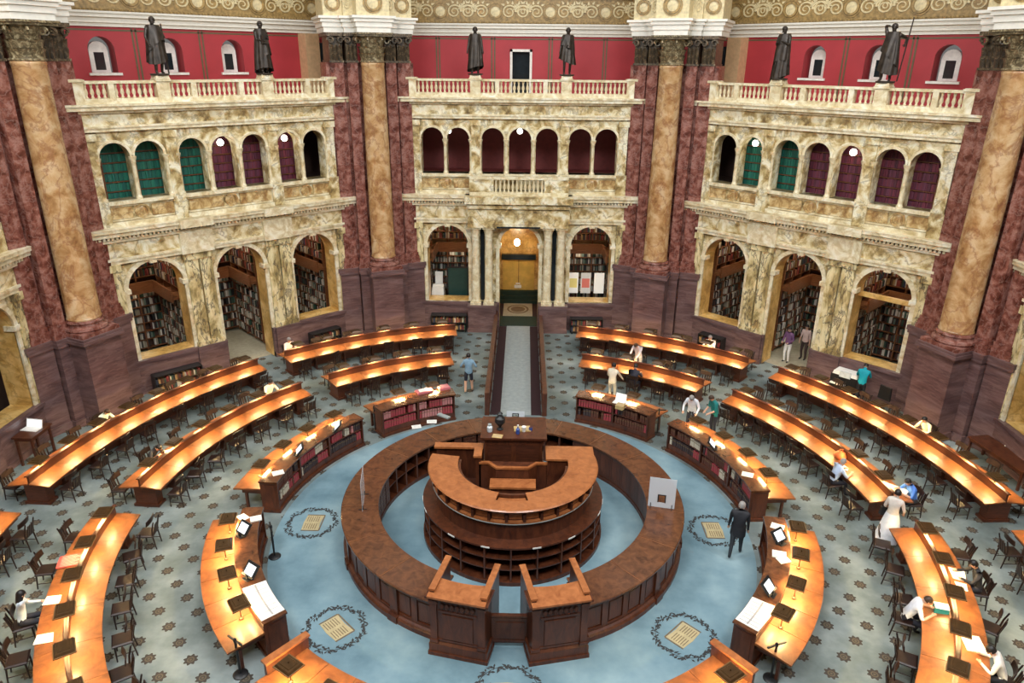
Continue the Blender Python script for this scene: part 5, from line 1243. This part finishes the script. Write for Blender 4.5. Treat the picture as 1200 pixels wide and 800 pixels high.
# standing visitors
person('man in grey-blue T-shirt and dark shorts walking beside the aisle barrier', (-1.98, 9.2, 0), 92, 'stand', shirt=(.20,.32,.42), sleeves=False, shorts=True, trousers=(.015,.017,.03), feet={'L': (-.14,-.12,.08), 'R': (.14,.12,.07)}, hands={'L': (-.28,.22,1.12), 'R': (.28,.2,1.12)})
person('grey-haired man in a dark suit walking past the carpet medallion', (6.28, -1.15, 0), 68, 'stand', shirt=(.010,.012,.022), trousers=(.025,.03,.035), hair='grey', wide=1.18, extra='jacket', feet={'L': (-.12,-.30,.10), 'R': (.12,.16,.07)}, look=(.5,0), hands={'L': (-.27,.12,.86), 'R': (.25,.1,.88)})
wd = person('woman in white top and long white skirt carrying a black bag', (10.85, -.42, 0), 52, 'stand', shirt=(.68,.62,.55), trousers=(.7,.7,.7), sleeves=False, skirt=((.72,.74,.80), .14), hands={'L': (-.15,.25,1.02), 'R': (.25,.22,.95)}, lean=.12)
bg = thing('shoulder_bag', 'black bag hanging from the woman in the long white skirt', 'bag', (10.78, -.14, .78)); MB().frus(-.14,.14,-.06,.06,0,.26,.015).build('body', 'black_metal', bg); MB().tube([(-.1,0,.24),(-.06,0,.46),(.06,0,.46),(.1,0,.24)], .012, 6).build('strap', 'black_metal', bg)
person('person in teal shirt with dark trousers standing behind a bookcase desk', (7.35, 5.85, 0), 200, 'stand', shirt=(.01,.20,.19), sleeves=False, lean=.25, look=(0,.4), hands={'L': (-.1,.35,1.0), 'R': (.15,.35,1.0)}, hair='brown')
person('person in white shirt bending over the bookcase desk end', (6.55, 6.1, 0), 245, 'stand', shirt=(.76,.79,.84), lean=.35, look=(0,.5), hands={'L': (-.25,.4,1.0), 'R': (.25,.4,1.0)}, hair='grey')
person('dark-haired visitor in long cream shirt standing at the four-lamp desk', (3.86, 8.45, 0), 60, 'stand', shirt=(.76,.71,.56), trousers=(.45,.42,.36), hands={'L': (-.2,.3,1.0), 'R': (.28,.38,.98)})
person('visitor in white blouse leaning on the far side of four-lamp desk', (5.35, 11.35, 0), 235, 'stand', shirt=(.78,.68,.68), trousers=(.5,.45,.42), lean=.5, look=(0,.3), hair='brown', hands={'L': (-.16,.6,1.0), 'R': (.16,.6,1.0)})
person('visitor in purple top and white trousers standing in the open arch', (12.45, 13.0, 0), 215, 'stand', shirt=(.16,.07,.16), trousers=(.72,.72,.72), hair='dark', hands={'L': (-.15,.25,1.05), 'R': (.15,.28,1.05)})
person('visitor in pale pink top and dark trousers deeper in the open arch', (13.35, 13.35, 0), 220, 'stand', shirt=(.62,.45,.40), trousers=(.05,.03,.03), hair='dark', sleeves=False)
person('man in bright teal T-shirt and black trousers working at the copier', (13.95, 8.75, 0), 55, 'stand', shirt=(.0,.33,.40), sleeves=False, lean=.25, look=(0,.3), hands={'L': (-.2,.45,1.05), 'R': (.2,.45,1.05)}, trousers=(.015,.015,.02), wide=1.08)
# ---- bronze statues on the balustrade
def drape(m, z0, z1, r0, r1, seed, ny=.85, folds=9, tilt=0, a0=0, a1=2*pi):
    rnd = random.Random(seed); n, rows = 40, 10; v = []; ph = [rnd.uniform(0, 6) for _ in range(3)]
    for j in range(rows+1):
        t = j/rows; z = z1-(z1-z0)*t; r = r0+(r1-r0)*t**.8
        for q in range(n):
            a = 2*pi*q/n; w = 1+(.03+.07*t)*sin(folds*a+ph[0]+2*t)+.03*sin(4*a+ph[1]-3*t)
            zz = z+tilt*cos(a+ph[2])*t; v.append((r*w*cos(a)*1.05, r*w*sin(a)*ny, zz))
    f = [(j*n+q, j*n+(q+1) % n, (j+1)*n+(q+1) % n, (j+1)*n+q)[::-1] for j in range(rows) for q in range(n)]
    m.add(v, f)
def statue(az, u, label, seed, hem, hands, style='', look=(0,0), face=0):
    p = wall_at(az, u, WD)+Vector((0,0,12.26))
    reg = dict.fromkeys(('torso','upper','fore','hand','head','thigh','shin','foot'), 0)
    mb, fk, mth, FM, J = figure_mesh('statue', 'stand', ['bronze'], reg, lean=0, hands=hands, feet={'L': (-.1,-.04,.1), 'R': (.12,.1,.1)}, look=look, wide=1.12)
    t = thing('bronze_statue', label, 'statue', p, RD(az+180+face-90)); t.scale = (1.16,)*3
    b = mb.build('figure', 'bronze', t, smooth=True); hair_mb(FM, 'short').build('hair', 'bronze', b, smooth=True)
    MB().lathe([(.27,0),(.29,.02),(.29,.05),(.26,.06)], 16).build('base', 'bronze', t, smooth=40)
    d = MB(); drape(d, hem, 1.46, .17, .30, seed, folds=8+seed % 4, tilt=.12); d.build('robe', 'bronze', t, smooth=True)
    c = MB(); drape(c, hem+.3, 1.49, .185, .285, seed+9, folds=6, tilt=.3); c.build('cloak', 'bronze', t, smooth=True)
    if style == 'spear': MB().tube([(-.30,-.12,.05),(-.46,-.1,1.9)], .02, 6).build('spear', 'bronze', t)
    if style == 'staff': MB().tube([(-.33,-.1,.05),(-.30,-.1,1.55)], .025, 6).build('staff', 'bronze', t)
    if style == 'book': MB().box(-.12,.12,.26,.31,1.02,1.3).build('book', 'bronze', t)
    return t
statue(135, -2.1, 'bronze statue in a knee-length cloak with staff above the laptop-side arches', 3, .45, {'R': (.26,.2,.95), 'L': (-.31,-.04,1.2)}, 'staff')
statue(135, 2.06, 'slender bronze statue holding a book to its chest, laptop-side balustrade', 5, .12, {'L': (-.1,.3,1.18), 'R': (.08,.3,1.12)}, 'book')
statue(90, -2.1, 'bronze statue in a long open coat on the portal balustrade', 7, .22, {'L': (-.3,.1,.85), 'R': (.3,.1,.88)})
statue(90, 2.06, 'bronze statue in short tunic with folded arm on the portal balustrade', 2, .52, {'L': (.05,.28,1.08), 'R': (.3,.12,.86)})
statue(45, -2.1, 'bronze statue in full-length robe, hands clasped, copier-side balustrade', 6, .06, {'L': (-.12,.3,1.22), 'R': (.1,.3,1.2)}, look=(.2,.2))
statue(45, 2.06, 'bronze statue shading its eyes with raised arm and holding a spear', 8, .35, {'R': (.12,.2,1.66), 'L': (-.36,-.05,1.15)}, 'spear', look=(.5,0))
# ---- empty reading chairs
TAKEN += [(11.3, 64.5, False), (11.3, 66.2, True)]
rc_ = random.Random(11)
def lin(a, b2, n): return [a+(b2-a)*i/(n-1) for i in range(n)]
for rdesk, am, half, short, ni, no in SEATS:
    for inner, n in ((True, ni), (False, no)):
        m = 2.2 if n > 5 else 3.0
        angs = lin(am-half+m, am+half-m, n)
        if am in (203.6,): angs = [185.5, 190.5] if inner else [186.0]
        if am in (336.6,): angs = [354.5, 349.5] if inner else [354.0]
        for i, a in enumerate(angs):
            a += rc_.uniform(-.5, .5); g_ = abs(rc_.gauss(0, .06)) if inner else abs(rc_.gauss(0, .15))
            tw = rc_.uniform(-6, 6) if rc_.random() < .8 else rc_.uniform(-25, 25)
            if any(abs(((a-b2+180) % 360)-180) < .62/rdesk*57.3 and abs(rdesk-q) < .1 and s == inner for q, b2, s in TAKEN): continue
            r = rdesk-.66-.20-g_ if inner else rdesk+.66+.22+g_
            chair(polar(r, a), RD((a if inner else a+180)-90+tw), '%s dark chair from the portal, %s side, %s' % (order(i, len(angs), am), 'counter' if inner else 'wall', short), 'empty reading chairs')
